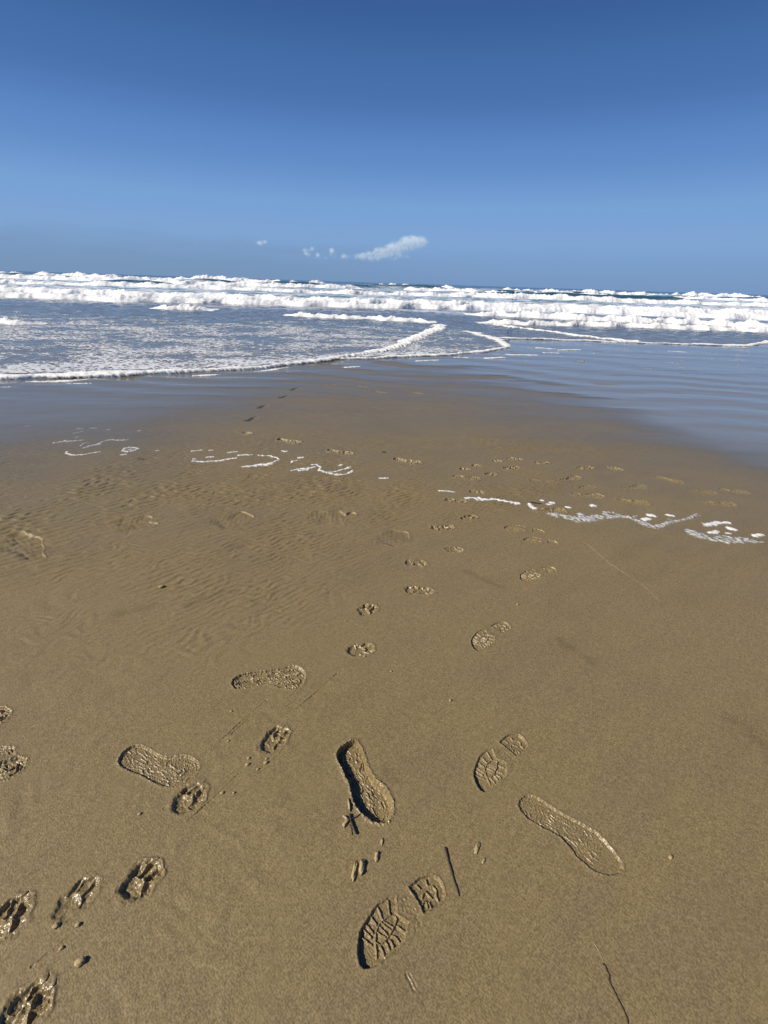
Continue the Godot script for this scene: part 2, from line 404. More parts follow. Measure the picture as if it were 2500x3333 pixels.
# Paw marks, one over the other; heading points to the claws.
func paws(label: String, at: Vector2, heading: float, size: float, deep: float, second: Vector2, slide := 0.0) -> void:
	var sd := at.x * 31.0 + at.y * 17.0
	var places := [Vector2.ZERO] if second == Vector2.ZERO else [second * 0.5, -second * 0.5]
	press("paw_print", label, "paw print", "dog tracks across the sand", at, heading, Vector2(size * 0.95 + second.length() * 0.5 + slide, size * 0.8 + absf(second.y) * 0.5), func(p0: Vector2) -> Vector2:
		var p := p0 + Vector2(nz.get_noise_2d(p0.x * 24.0 + sd, p0.y * 24.0), nz.get_noise_2d(p0.x * 24.0, p0.y * 24.0 + sd)) * size * 0.10
		var y := 0.0
		var out := -9.0
		var mound := 0.0
		for c in places:
			var q: Vector2 = (p - c) / size
			if slide > 0.0 and q.x < 0.0: q.x = q.x / (1.0 + slide / size)
			var broad := paw_bowl(q, Vector2(0.02, 0.0), Vector2(0.62, 0.50))
			out = maxf(out, broad)
			var best := paw_bowl(q, Vector2(-0.24, 0.0), Vector2(0.27, 0.34))
			best = maxf(best, paw_bowl(q, Vector2(0.10, 0.34), Vector2(0.21, 0.125)))
			best = maxf(best, paw_bowl(q, Vector2(0.10, -0.34), Vector2(0.21, 0.125)))
			best = maxf(best, paw_bowl(q, Vector2(0.37, 0.14), Vector2(0.23, 0.115)))
			best = maxf(best, paw_bowl(q, Vector2(0.37, -0.14), Vector2(0.23, 0.115)))
			var h := -0.50 * smoothstep(0.0, 0.30, broad) - 0.62 * sqrt(maxf(best, 0.0))
			if best < 0.0: h += 0.42 * smoothstep(0.0, -0.45, best) * smoothstep(0.05, 0.4, broad)
			h -= 0.30 * smoothstep(0.035, 0.0, minf(seg(q, Vector2(0.52, 0.14), Vector2(0.78, 0.15)), seg(q, Vector2(0.52, -0.14), Vector2(0.78, -0.15))))
			h -= 0.16 * smoothstep(0.03, 0.0, seg(q, Vector2(-0.45, 0.2), Vector2(-0.80, 0.24)))
			y = minf(y, h)
			mound = maxf(mound, 0.20 * exp(-pow((broad + 0.35) / 0.34, 2.0)) * (0.3 + 0.9 * smoothstep(-0.3, 0.6, q.x)))
		y += mound * smoothstep(0.15, -0.1, out)
		if absf(y) < 0.004: return Vector2.ZERO
		y += (0.13 * nz.get_noise_2d(p0.x * 75.0 + sd, p0.y * 75.0) + 0.05 * nz.get_noise_2d(p0.x * 190.0, p0.y * 190.0)) * smoothstep(-0.5, 0.1, out)
		return Vector2(y * deep * 0.85, 1.0 if out > -0.2 else 0.0), "print_wet")

# The scour round a print that the swash has nearly washed away: a shallow pan with one crisp curved lip.
func scour(label: String, at: Vector2, heading: float, reach: Vector2, deep: float) -> void:
	var sd := at.x * 3.0 + at.y
	press("washed_out_footprint", label, "footprint", "footprints that the swash has smoothed away", at, heading, reach * 1.5, func(p: Vector2) -> Vector2:
		var q := (p + Vector2(nz.get_noise_2d(p.x * 6.0 + sd, p.y * 6.0), nz.get_noise_2d(p.x * 6.0, p.y * 6.0 + sd)) * 0.05) / reach
		var f := q.length()
		if f > 1.4: return Vector2.ZERO
		var lip := smoothstep(-0.4, 0.7, q.x)
		var edge := lerpf(0.8, 0.05, lip)
		var y := -deep * smoothstep(1.0, 1.0 - edge, f) + deep * 0.16 * exp(-pow((f - 1.05) / 0.07, 2.0)) * lip
		y += deep * 0.13 * smoothstep(1.3, 0.6, f) * nz.get_noise_2d(p.x * 30.0, p.y * 9.0 + sd)
		return Vector2(0.8 * y * smoothstep(1.4, 1.2, f), 1.0 if f < 1.06 else 0.0), "sand")

# A line drawn in the sand by something trailing, or a low raised thread of sand.
func groove(called: String, label: String, category: String, pts: PackedVector2Array, deep: float, wide: float) -> void:
	var lo := pts[0]; var hi := pts[0]
	for p in pts: lo = lo.min(p); hi = hi.max(p)
	var at := (lo + hi) * 0.5
	press(called, label, category, "", at, 0.0, (hi - lo) * 0.5 + Vector2(0.03, 0.03), func(p: Vector2) -> Vector2:
		var best := 1.0
		for i in pts.size() - 1: best = minf(best, seg(p + at, pts[i], pts[i + 1]))
		best += 0.0016 * nz.get_noise_2d(p.x * 80.0, p.y * 80.0)
		if best > wide * 3.0: return Vector2.ZERO
		var fade := 0.55 + 0.45 * nz.get_noise_2d(p.x * 9.0, p.y * 9.0)
		return Vector2(-deep * fade * smoothstep(wide, 0.0, best) + deep * 0.25 * fade * exp(-pow((best - wide * 1.5) / (wide * 0.6), 2.0)), 1.0 if best < wide * 1.1 else 0.0))

# ---------------------------------------------------------------- foam
# strands: [points, radius at the start, radius at the end]; lies on the sand or on the water at level(x, d)
func foam(called: String, label: String, category: String, group: String, strands: Array, c: float, thick: float, holes: float, level: Callable, mat := "foam") -> void:
	var lo := Vector2(1e9, 1e9); var hi := -lo
	var most := 0.0
	for s in strands:
		for p in s[0]: lo = lo.min(p); hi = hi.max(p)
		most = maxf(most, maxf(s[1], s[2]))
	lo -= Vector2.ONE * (most * 1.6 + c); hi += Vector2.ONE * (most * 1.6 + c)
	var nx := int(ceil((hi.x - lo.x) / c)) + 1
	var nd := int(ceil((hi.y - lo.y) / c)) + 1
	var F := PackedFloat32Array(); F.resize(nx * nd); F.fill(-1.0)
	for s in strands:
		var pts: PackedVector2Array = s[0]
		var cnt := maxi(pts.size() - 1, 1)
		for k in cnt:
			var a := pts[k]
			var b := pts[mini(k + 1, pts.size() - 1)]
			var ra := lerpf(s[1], s[2], float(k) / cnt)
			var rb := lerpf(s[1], s[2], float(k + 1) / cnt)
			var m := maxf(ra, rb) * 1.7
			for j in range(maxi(int((minf(a.y, b.y) - m - lo.y) / c), 0), mini(int((maxf(a.y, b.y) + m - lo.y) / c) + 2, nd)):
				for i in range(maxi(int((minf(a.x, b.x) - m - lo.x) / c), 0), mini(int((maxf(a.x, b.x) + m - lo.x) / c) + 2, nx)):
					var p := lo + Vector2(i, j) * c
					var e := b - a
					var t := clampf((p - a).dot(e) / maxf(e.length_squared(), 1e-9), 0.0, 1.0)
					var r := lerpf(ra, rb, t)
					F[j * nx + i] = maxf(F[j * nx + i], 1.0 - (p - a - e * t).length() / r)
	var sc := 1.0 / most
	var bead := 0.14 if c > 0.02 else 0.3
	var at := (lo + hi) * 0.5
	var v := PackedVector3Array(); var n := PackedVector3Array(); var idx := PackedInt32Array(); var uv := PackedVector2Array(); var col := PackedColorArray()
	var Y := PackedFloat32Array(); Y.resize(nx * nd)
	for j in nd:
		for i in nx:
			var k := j * nx + i
			if F[k] <= -1.0:
				Y[k] = -1.0
				continue
			var p := lo + Vector2(i, j) * c
			var f := F[k] + (0.42 * nz.get_noise_2d(p.x * sc * 0.55, p.y * sc * 0.55) + 0.20 * nz.get_noise_2d(p.x * sc * 1.7 + 30.0, p.y * sc * 1.7) if c < 0.02 else 0.42 * nz.get_noise_2d(p.x * 1.1, p.y * 1.1) + 0.30 * nz.get_noise_2d(p.x * 4.2, p.y * 4.2) + 0.2 * nz.get_noise_2d(p.x * 11.0, p.y * 11.0))
			if holes > 0.0: f -= holes * smoothstep(0.1, 0.45, nz.get_noise_2d(p.x * sc * 2.3, p.y * sc * 2.3 + 50.0)) * 1.4
			F[k] = f
			Y[k] = thick * (sqrt(f) * (0.8 + bead * (nz.get_noise_2d(p.x / c * 0.07, p.y / c * 0.07) + 0.6 * nz.get_noise_2d(p.x / c * 0.4, p.y / c * 0.4))) if f > 0.0 else maxf(f * 2.0, -1.0) * 1.2)
	var known := PackedInt32Array(); known.resize(nx * nd); known.fill(-1)
	for j in nd - 1:
		for i in nx - 1:
			var k := j * nx + i
			if maxf(maxf(F[k], F[k + 1]), maxf(F[k + nx], F[k + nx + 1])) <= 0.0: continue
			for t in [k, k + 1, k + nx, k + nx + 1]:
				if known[t] < 0:
					known[t] = v.size()
					var ii: int = t % nx
					var jj: int = t / nx
					var p := lo + Vector2(ii, jj) * c
					v.append(Vector3(p.x - at.x, level.call(p.x, p.y) + Y[t], -(p.y - at.y)))
					uv.append(p / 0.6)
					col.append(Color(1, 1, 1, smoothstep(-0.05, 0.34, F[t])))
					var gx := (Y[jj * nx + mini(ii + 1, nx - 1)] - Y[jj * nx + maxi(ii - 1, 0)]) / (2.0 * c)
					var gd := (Y[mini(jj + 1, nd - 1) * nx + ii] - Y[maxi(jj - 1, 0) * nx + ii]) / (2.0 * c)
					n.append(Vector3(-clampf(gx, -2.0, 2.0), 1.0, clampf(gd, -2.0, 2.0)).normalized())
			idx.append_array([known[k], known[k + nx], known[k + 1], known[k + 1], known[k + nx], known[k + nx + 1]])
	if v.is_empty(): return
	tag(put(called, amesh(v, n, idx, uv, col), M[mat], Vector3(at.x, 0.0, -at.y)), label, category, group, "stuff" if called == "foam_streaks" else "")

func on_sand(x: float, d: float) -> float: return ground(x, d) + 0.0005
func on_water2(x: float, d: float) -> float: return lie(d) + 0.012
func on_water(x: float, d: float) -> float: return maxf(water(x, d), lie(d) + 0.004)

# ---------------------------------------------------------------- the sea
# green backs of waves that have not broken yet
func swell(x: float, d: float) -> float:
	if d < 85.0 or d > 260.0: return 0.0
	var y := 0.0
	for k in [[104.0, 4.0, 3.0], [150.0, 6.0, 11.0], [176.0, 7.0, 23.0]]:
		var q: float = (d - k[0] - 5.0 * nz.get_noise_2d(x * 0.012, k[2])) / k[1]
		y = maxf(y, exp(-q * q) * smoothstep(-0.05, 0.45, nz.get_noise_2d(x * 0.022, k[2] * 3.0) + 0.0012 * x))
	return y

func water(x: float, d: float) -> float:
	var y := maxf(lie(d) + 0.03, -0.12)
	var a := smoothstep(9.0, 26.0, d)
	y += (0.010 + 0.02 * a) * nz.get_noise_2d(x * 0.7, d * 2.1) + (0.005 + 0.010 * a) * nz.get_noise_2d(x * 2.2 + 8.0, d * 6.5)
	y += 0.85 * swell(x, d)
	if d > 24.0:
		var b := smoothstep(24.0, 70.0, d)
		var warp := 5.0 * nz.get_noise_2d(x * 0.02, d * 0.02 + 4.0)
		var s := sin((d + warp * 2.0 + 0.05 * x) * TAU / 27.0)
		y += b * 0.16 * s + b * 0.14 * nz.get_noise_2d(x * 0.10, d * 0.34) + b * 0.08 * nz.get_noise_2d(x * 0.35, d * 0.9 + 9.0)
		if d > 90.0:
			var e := smoothstep(90.0, 190.0, d)
			y += e * (0.45 * sin((d + warp * 5.0) * TAU / 44.0) * (0.6 + 0.8 * nz.get_noise_2d(x * 0.013, d * 0.01)) + 0.55 * nz.get_noise_2d(x * 0.035, d * 0.09))
	return y

func front_at(k: float) -> float:
	var d := 8.0
	for i in 24: d = lerpf(d, curve_at(FRONT, k * d), 0.5)
	return d

func sea() -> void:
	var cols := 760
	var rows := 470
	var v := PackedVector3Array(); var n := PackedVector3Array(); var uv := PackedVector2Array(); var col := PackedColorArray(); var idx := PackedInt32Array()
	v.resize((cols + 1) * (rows + 1)); n.resize(v.size()); uv.resize(v.size()); col.resize(v.size())
	var lace := PackedColorArray(); lace.resize(v.size())
	var w := cols + 1
	for i in w:
		var k := lerpf(-1.75, 1.75, float(i) / cols)
		var d0 := front_at(k)
		for j in rows + 1:
			var d: float
			if j <= 400: d = d0 * pow(260.0 / d0, j / 400.0)
			else: d = 260.0 * pow(20.0, (j - 400) / 70.0)
			var x := k * d
			var y := water(x, d)
			if j == 0: y = lie(d) + 0.002
			if j == 1: y = minf(y, lie(d) + 0.012)
			var q := i + j * w
			v[q] = Vector3(x, y, -d)
			uv[q] = Vector2(x, d) / 2.4
			# colour of the water itself: sand-stirred in the swash, slate further out, aerated green among the breakers, white where foam covers it
			var c := Color(0.17, 0.165, 0.15).lerp(Color(0.15, 0.165, 0.17), smoothstep(0.0, 7.0, d - d0))
			var surf := smoothstep(33.0, 40.0, d) * smoothstep(330.0, 200.0, d)
			c = c.lerp(Color(0.17, 0.265, 0.255), surf)
			c = c.lerp(Color(0.012, 0.035, 0.048), smoothstep(200.0, 330.0, d))
			var green := swell(x, d)
			c = c.lerp(Color(0.018, 0.065, 0.058), clampf(green * 1.6, 0.0, 0.95))
			surf *= 1.0 - clampf(green * 1.5, 0.0, 1.0)
			var f := nz.get_noise_2d(x * 0.16 + 5.0, d * 0.5) * 0.7 + nz.get_noise_2d(x * 0.5, d * 1.4) * 0.45 + nz.get_noise_2d(x * 1.6, d * 3.0) * 0.25
			var white := surf * smoothstep(-0.42, 0.15, f) * 0.93
			white = maxf(white, smoothstep(28.0, 34.0, d) * smoothstep(46.0, 36.0, d) * smoothstep(0.05, 0.4, f) * 0.8)
			col[q] = c.lerp(Color(0.86, 0.88, 0.88), white)
			# foam lace over the swash
			var e := 0.5 + 0.5 * nz.get_noise_2d(x * 0.42 + 3.0, d * 0.7) + 0.25 * nz.get_noise_2d(x * 1.9, d * 2.6)
			var left := smoothstep(4.5, 0.5, x - 0.12 * (d - 12.0))
			e += 0.5 * nz.get_noise_2d(x * 3.6 + 1.0, d * 4.5)
			var cover := lerpf(0.17, 0.54, left) * smoothstep(34.0, 15.0, d) + 0.30 * (e - 0.5) * smoothstep(40.0, 20.0, d)
			cover += 0.20 * smoothstep(1.6, 0.0, d - d0) * left
			lace[q] = Color(1, 1, 1, clampf(cover, 0.0, 0.9))
	for j in rows + 1:
		for i in w:
			var q := j * w + i
			var ax := v[mini(i + 1, cols) + j * w] - v[maxi(i - 1, 0) + j * w]
			var ad := v[i + mini(j + 1, rows) * w] - v[i + maxi(j - 1, 0) * w]
			n[q] = ax.cross(ad).normalized()
			if j < rows and i < cols: idx.append_array([q, q + w, q + 1, q + 1, q + w, q + w + 1])
	tag(put("sea", amesh(v, n, idx, uv, col), M.water), "grey blue sea running up the beach and out to the horizon", "sea", "", "structure")
	# the lace: the same surface, 4 mm higher, from the front to where it thins out
	var v2 := PackedVector3Array(); var n2 := PackedVector3Array(); var uv2 := PackedVector2Array(); var idx2 := PackedInt32Array()
	var far := 220
	for q in w * (far + 1):
		v2.append(v[q] + Vector3(0.0, 0.004, 0.0)); n2.append(n[q]); uv2.append(Vector2(v[q].x * 0.26, -v[q].z * 0.36))
	for j in range(2, far):
		for i in cols:
			var q := j * w + i
			idx2.append_array([q, q + w, q + 1, q + 1, q + w, q + w + 1])
	tag(put("sea_foam", amesh(v2, n2, idx2, uv2, lace.slice(0, w * (far + 1))), M.lace), "patchy white foam lace drifting on the shallow swash", "foam", "", "stuff")

# A roll of white water: crest line from (x, d) points, height, reach towards the sea behind it.
func breaker(label: String, pts: PackedVector2Array, high: float, back: float, step: float, ragged: float) -> void:
	var x0 := pts[0].x; var x1 := pts[pts.size() - 1].x
	var cnt := int((x1 - x0) / step)
	var prof := 26
	var at := Vector3((x0 + x1) * 0.5, 0.0, -curve_at(pts, (x0 + x1) * 0.5))
	var v := PackedVector3Array(); var n := PackedVector3Array(); var idx := PackedInt32Array(); var uv := PackedVector2Array()
	var sd := x0 * 1.7 + high * 90.0
	for i in cnt + 1:
		var x := x0 + (x1 - x0) * i / cnt
		var d := curve_at(pts, x) + high * 1.6 * nz.get_noise_2d(x * 0.12 / high + sd, 3.0) + high * 0.14 * nz.get_noise_2d(x * 0.9 / high, sd)
		var ends := smoothstep(0.0, 3.5 * high + 0.6, x - x0) * smoothstep(0.0, 3.5 * high + 0.6, x1 - x)
		var h := high * ends * (1.0 + ragged * nz.get_noise_2d(x * 0.22 / high, sd) + 0.35 * ragged * nz.get_noise_2d(x * 0.9 / high, sd + 9.0))
		for j in prof + 1:
			var s := float(j) / prof
			var up: float
			var off: float
			if s < 0.4:                      # the tumbling face
				var t := s / 0.4
				off = high * (1.8 * t - 0.25 * sin(t * PI))
				up = sin(t * PI * 0.5)
			else:                            # the long back
				var t := (s - 0.4) / 0.6
				off = high * 1.8 + back * t
				up = (1.0 - t) * (1.0 - t)
			var lump := nz.get_noise_3d(x * 1.5 / high, s * 5.0, sd) * 0.07 + nz.get_noise_3d(x * 4.0 / high, s * 13.0, sd + 5.0) * 0.07 + nz.get_noise_3d(x * 9.0 / high, s * 26.0, sd + 8.0) * 0.08
			var calm := smoothstep(0.0, 0.12, s) * (1.0 - smoothstep(0.5, 1.0, s) * 0.75)
			if s > 0.4: lump = maxf(lump, -0.4 * up)
			var y := h * (up + lump * calm) + (0.02 * high + 0.015) * smoothstep(0.0, 0.15, s) * smoothstep(1.0, 0.85, s)
			if s > 0.30 and s < 0.5: y += h * maxf(0.0, nz.get_noise_2d(x * 6.0 / high, sd + 3.0)) * 0.16
			var dd := d + off - h * lump * 0.4 * (1.0 - smoothstep(0.3, 0.6, s))
			var base := water(x, dd)
			v.append(Vector3(x, base + y - (0.03 * high + 0.02 if j == 0 or j == prof else 0.0), -dd) - at)
			uv.append(Vector2(x, s * 3.0) / 1.2)
			n.append(Vector3.UP)
	var w := prof + 1
	for i in cnt + 1:
		for j in w:
			var q := i * w + j
			var ax := v[mini(i + 1, cnt) * w + j] - v[maxi(i - 1, 0) * w + j]
			var ad := v[i * w + mini(j + 1, prof)] - v[i * w + maxi(j - 1, 0)]
			n[q] = ax.cross(ad).normalized()
			if i < cnt and j < prof: idx.append_array([q, q + 1, q + w, q + w, q + 1, q + w + 1])
	tag(put("breaking_wave", amesh(v, n, idx, uv, PackedColorArray()), M.surf, at), label, "wave", "waves breaking off the beach")

func pressed(x: float, d: float) -> bool:
	var s := sheet_for(x, d)
	if not s.has(x, d): return false
	var st := s.c / s.n
	return s.ID[int(round((d - s.d0) / st)) * s.fx + int(round((x - s.x0) / st))] > 0

func water_film() -> void:
	var c := 0.07
	var x0 := -16.0; var d0 := 1.9
	var nx := 457; var nd := 258
	var v := PackedVector3Array(); var n := PackedVector3Array(); var uv := PackedVector2Array(); var col := PackedColorArray(); var idx := PackedInt32Array()
	var A := PackedFloat32Array(); A.resize(nx * nd)
	for j in nd:
		for i in nx:
			var x := x0 + i * c
			var d := d0 + j * c
			var b := curve_at(WET, x)
			var t := (d - b) / (0.28 * b) + 0.35 * nz.get_noise_2d(x * 0.5, d * 1.4 + 20.0) + 0.2 * nz.get_noise_2d(x * 1.5, d * 5.0)
			var a := 0.38 * smoothstep(-2.9, 0.1, t) + 0.62 * smoothstep(-1.0, 1.1, t)
			# low bars of sand stand out of the film in streaks along the shore
			var bar := sin((d + 0.10 * x + 0.25 * nz.get_noise_2d(x * 0.25, d * 0.3)) * TAU / (0.24 + 0.028 * d)) + 0.6 * nz.get_noise_2d(x * 0.8, d * 4.0)
			var near_bar := smoothstep(1.6, 0.0, absf(t - 0.35)) 
			a *= 1.0 - 0.65 * near_bar * smoothstep(0.1, 0.9, bar) * smoothstep(5.0, 8.0, d)
			if pressed(x, d): a *= 0.55      # the water has drained into the print
			A[j * nx + i] = a
			var amp := 0.0065 * smoothstep(0.0, 1.2, t) * smoothstep(4.0, 8.0, d)
			var y := lie(d) + 0.010 + amp * bar + 0.0022 * nz.get_noise_2d(x * 1.6, d * 7.0) * smoothstep(0.0, 1.0, t)
			v.append(Vector3(x, y, -d)); uv.append(Vector2(x, d) / 2.4); col.append(Color(1, 1, 1, a * lerpf(0.74, 0.97, smoothstep(-2.0, 1.5, x)))); n.append(Vector3.UP)
	for j in nd:
		for i in nx:
			var q := j * nx + i
			var ax := v[mini(i + 1, nx - 1) + j * nx] - v[maxi(i - 1, 0) + j * nx]
			var ad := v[i + mini(j + 1, nd - 1) * nx] - v[i + maxi(j - 1, 0) * nx]
			n[q] = ax.cross(ad).normalized()
			if i < nx - 1 and j < nd - 1 and maxf(maxf(A[q], A[q + 1]), maxf(A[q + nx], A[q + nx + 1])) > 0.01 and d0 + j * c < curve_at(FRONT, x0 + i * c) + 0.3:
				idx.append_array([q, q + nx, q + 1, q + 1, q + nx, q + nx + 1])
	tag(put("water_film", amesh(v, n, idx, uv, col), M.film), "thin sheet of water left on the flat wet sand", "water", "", "structure")

# ---------------------------------------------------------------- small things
func lump(long: float, wide: float, high: float, sd: float, ends := 0.5, rough := 0.22) -> ArrayMesh:      # a clod, pebble or sliver lying along x
	var a := 22; var b := 12
	var v := PackedVector3Array(); var idx := PackedInt32Array(); var uv := PackedVector2Array(); var n := PackedVector3Array()
	for j in b + 1:
		for i in a + 1:
			var th := PI * j / b
			var ph := TAU * (i % a) / a
			var p := Vector3(cos(th), sin(th) * cos(ph), sin(th) * sin(ph))
			p.x = signf(p.x) * pow(absf(p.x), ends)
			var k := 1.0 + rough * (nz.get_noise_3d(p.x * 2.2 * long / wide + sd, p.y * 2.2, p.z * 2.2) + 0.5 * nz.get_noise_3d(p.x * 5.0 * long / wide, p.y * 5.0 + sd, p.z * 5.0))
			v.append(Vector3(p.x * long * 0.5 * (1.0 + (k - 1.0) * 0.6), p.y * high * 0.5 * k, p.z * wide * 0.5 * k)); uv.append(Vector2(p.x * long, ph * wide * 0.5) / 0.1); n.append(p)
	for j in b:
		for i in a:
			var q := j * (a + 1) + i
			idx.append_array([q, q + 1, q + a + 1, q + 1, q + a + 2, q + a + 1])
	var st := SurfaceTool.new()
	st.create_from(amesh(v, n, idx, uv, PackedColorArray()), 0)
	st.generate_normals()
	return st.commit()

func lay(called: String, label: String, category: String, group: String, a: Vector2, b: Vector2, wide: float, high: float, mat: String, sunk := 0.25, ends := 0.5, rough := 0.22) -> MeshInstance3D:
	var m := (a + b) * 0.5
	var o := put(called, lump((b - a).length(), wide, high, a.x * 37.0 + a.y * 11.0, ends, rough), M[mat], Vector3(m.x, ground(m.x, m.y) + high * (0.5 - sunk), -m.y))
	o.rotation.y = atan2(b.y - a.y, b.x - a.x)
	tag(o, label, category, group)
	return o

func rod(pts: PackedVector3Array, r0: float, r1: float) -> ArrayMesh:
	var st := SurfaceTool.new()
	st.begin(Mesh.PRIMITIVE_TRIANGLES)
	var sides := 8
	for i in pts.size():
		var t := float(i) / (pts.size() - 1)
		var dir := (pts[mini(i + 1, pts.size() - 1)] - pts[maxi(i - 1, 0)]).normalized()
		var s := dir.cross(Vector3.UP).normalized()
		var u := s.cross(dir)
		var r := lerpf(r0, r1, t) * (1.0 + 0.18 * sin(i * 2.3))
		if i == 0 or i == pts.size() - 1: r *= 0.45
		for k in sides:
			var ph := TAU * k / sides
			st.set_uv(Vector2(t * 6.0, float(k) / sides))
			st.add_vertex(pts[i] + (s * cos(ph) + u * sin(ph)) * r * (1.0 + 0.15 * sin(k * 2.0 + i)))
	for i in pts.size() - 1:
		for k in sides:
			var a := i * sides + k
			var b := i * sides + (k + 1) % sides
			for q in [a, b, a + sides, b, b + sides, a + sides]: st.add_index(q)
	for k in range(1, sides - 1):
		var e := (pts.size() - 1) * sides
		for q in [0, k + 1, k, e, e + k, e + k + 1]: st.add_index(q)
	st.generate_normals()
	return st.commit()

# A stick or thread along points on the ground, y given as the height of its middle above the sand.
func stick(called: String, label: String, category: String, pts: PackedVector2Array, r0: float, r1: float, lift0: float, lift1: float, mat: String, group := "") -> void:
	var m := pts[pts.size() / 2]
	var fine := PackedVector3Array()
	for i in pts.size() - 1:
		for k in 4:
			var p := pts[i].lerp(pts[i + 1], k / 4.0)
			fine.append(Vector3(p.x - m.x, ground(p.x, p.y) + lerpf(lift0, lift1, (i + k / 4.0) / (pts.size() - 1)), -(p.y - m.y)))
	var z := pts[pts.size() - 1]
	fine.append(Vector3(z.x - m.x, ground(z.x, z.y) + lift1, -(z.y - m.y)))
	tag(put(called, rod(fine, r0, r1), M[mat], Vector3(m.x, 0.0, -m.y)), label, category, group)

# ---------------------------------------------------------------- materials
func noise_tex(size: int, freq: float, kind: int, oct: int, ramp: Gradient, sd: int, normal := 0.0) -> NoiseTexture2D:
	var f := FastNoiseLite.new()
	f.seed = sd; f.noise_type = kind as FastNoiseLite.NoiseType; f.frequency = freq; f.fractal_octaves = oct
	if oct == 1: f.fractal_type = FastNoiseLite.FRACTAL_NONE
	var t := NoiseTexture2D.new()
	t.width = size; t.height = size; t.seamless = true; t.seamless_blend_skirt = 0.2
	t.noise = f
	if ramp: t.color_ramp = ramp
	if normal > 0.0: t.as_normal_map = true; t.bump_strength = normal
	return t

func ramp(stops: Array) -> Gradient:
	var g := Gradient.new()
	var o := PackedFloat32Array(); var c := PackedColorArray()
	for s in stops: o.append(s[0]); c.append(s[1])
	g.offsets = o; g.colors = c
	return g

func lin(r: float, g: float, b: float) -> Color: return Color(r, g, b).linear_to_srgb()

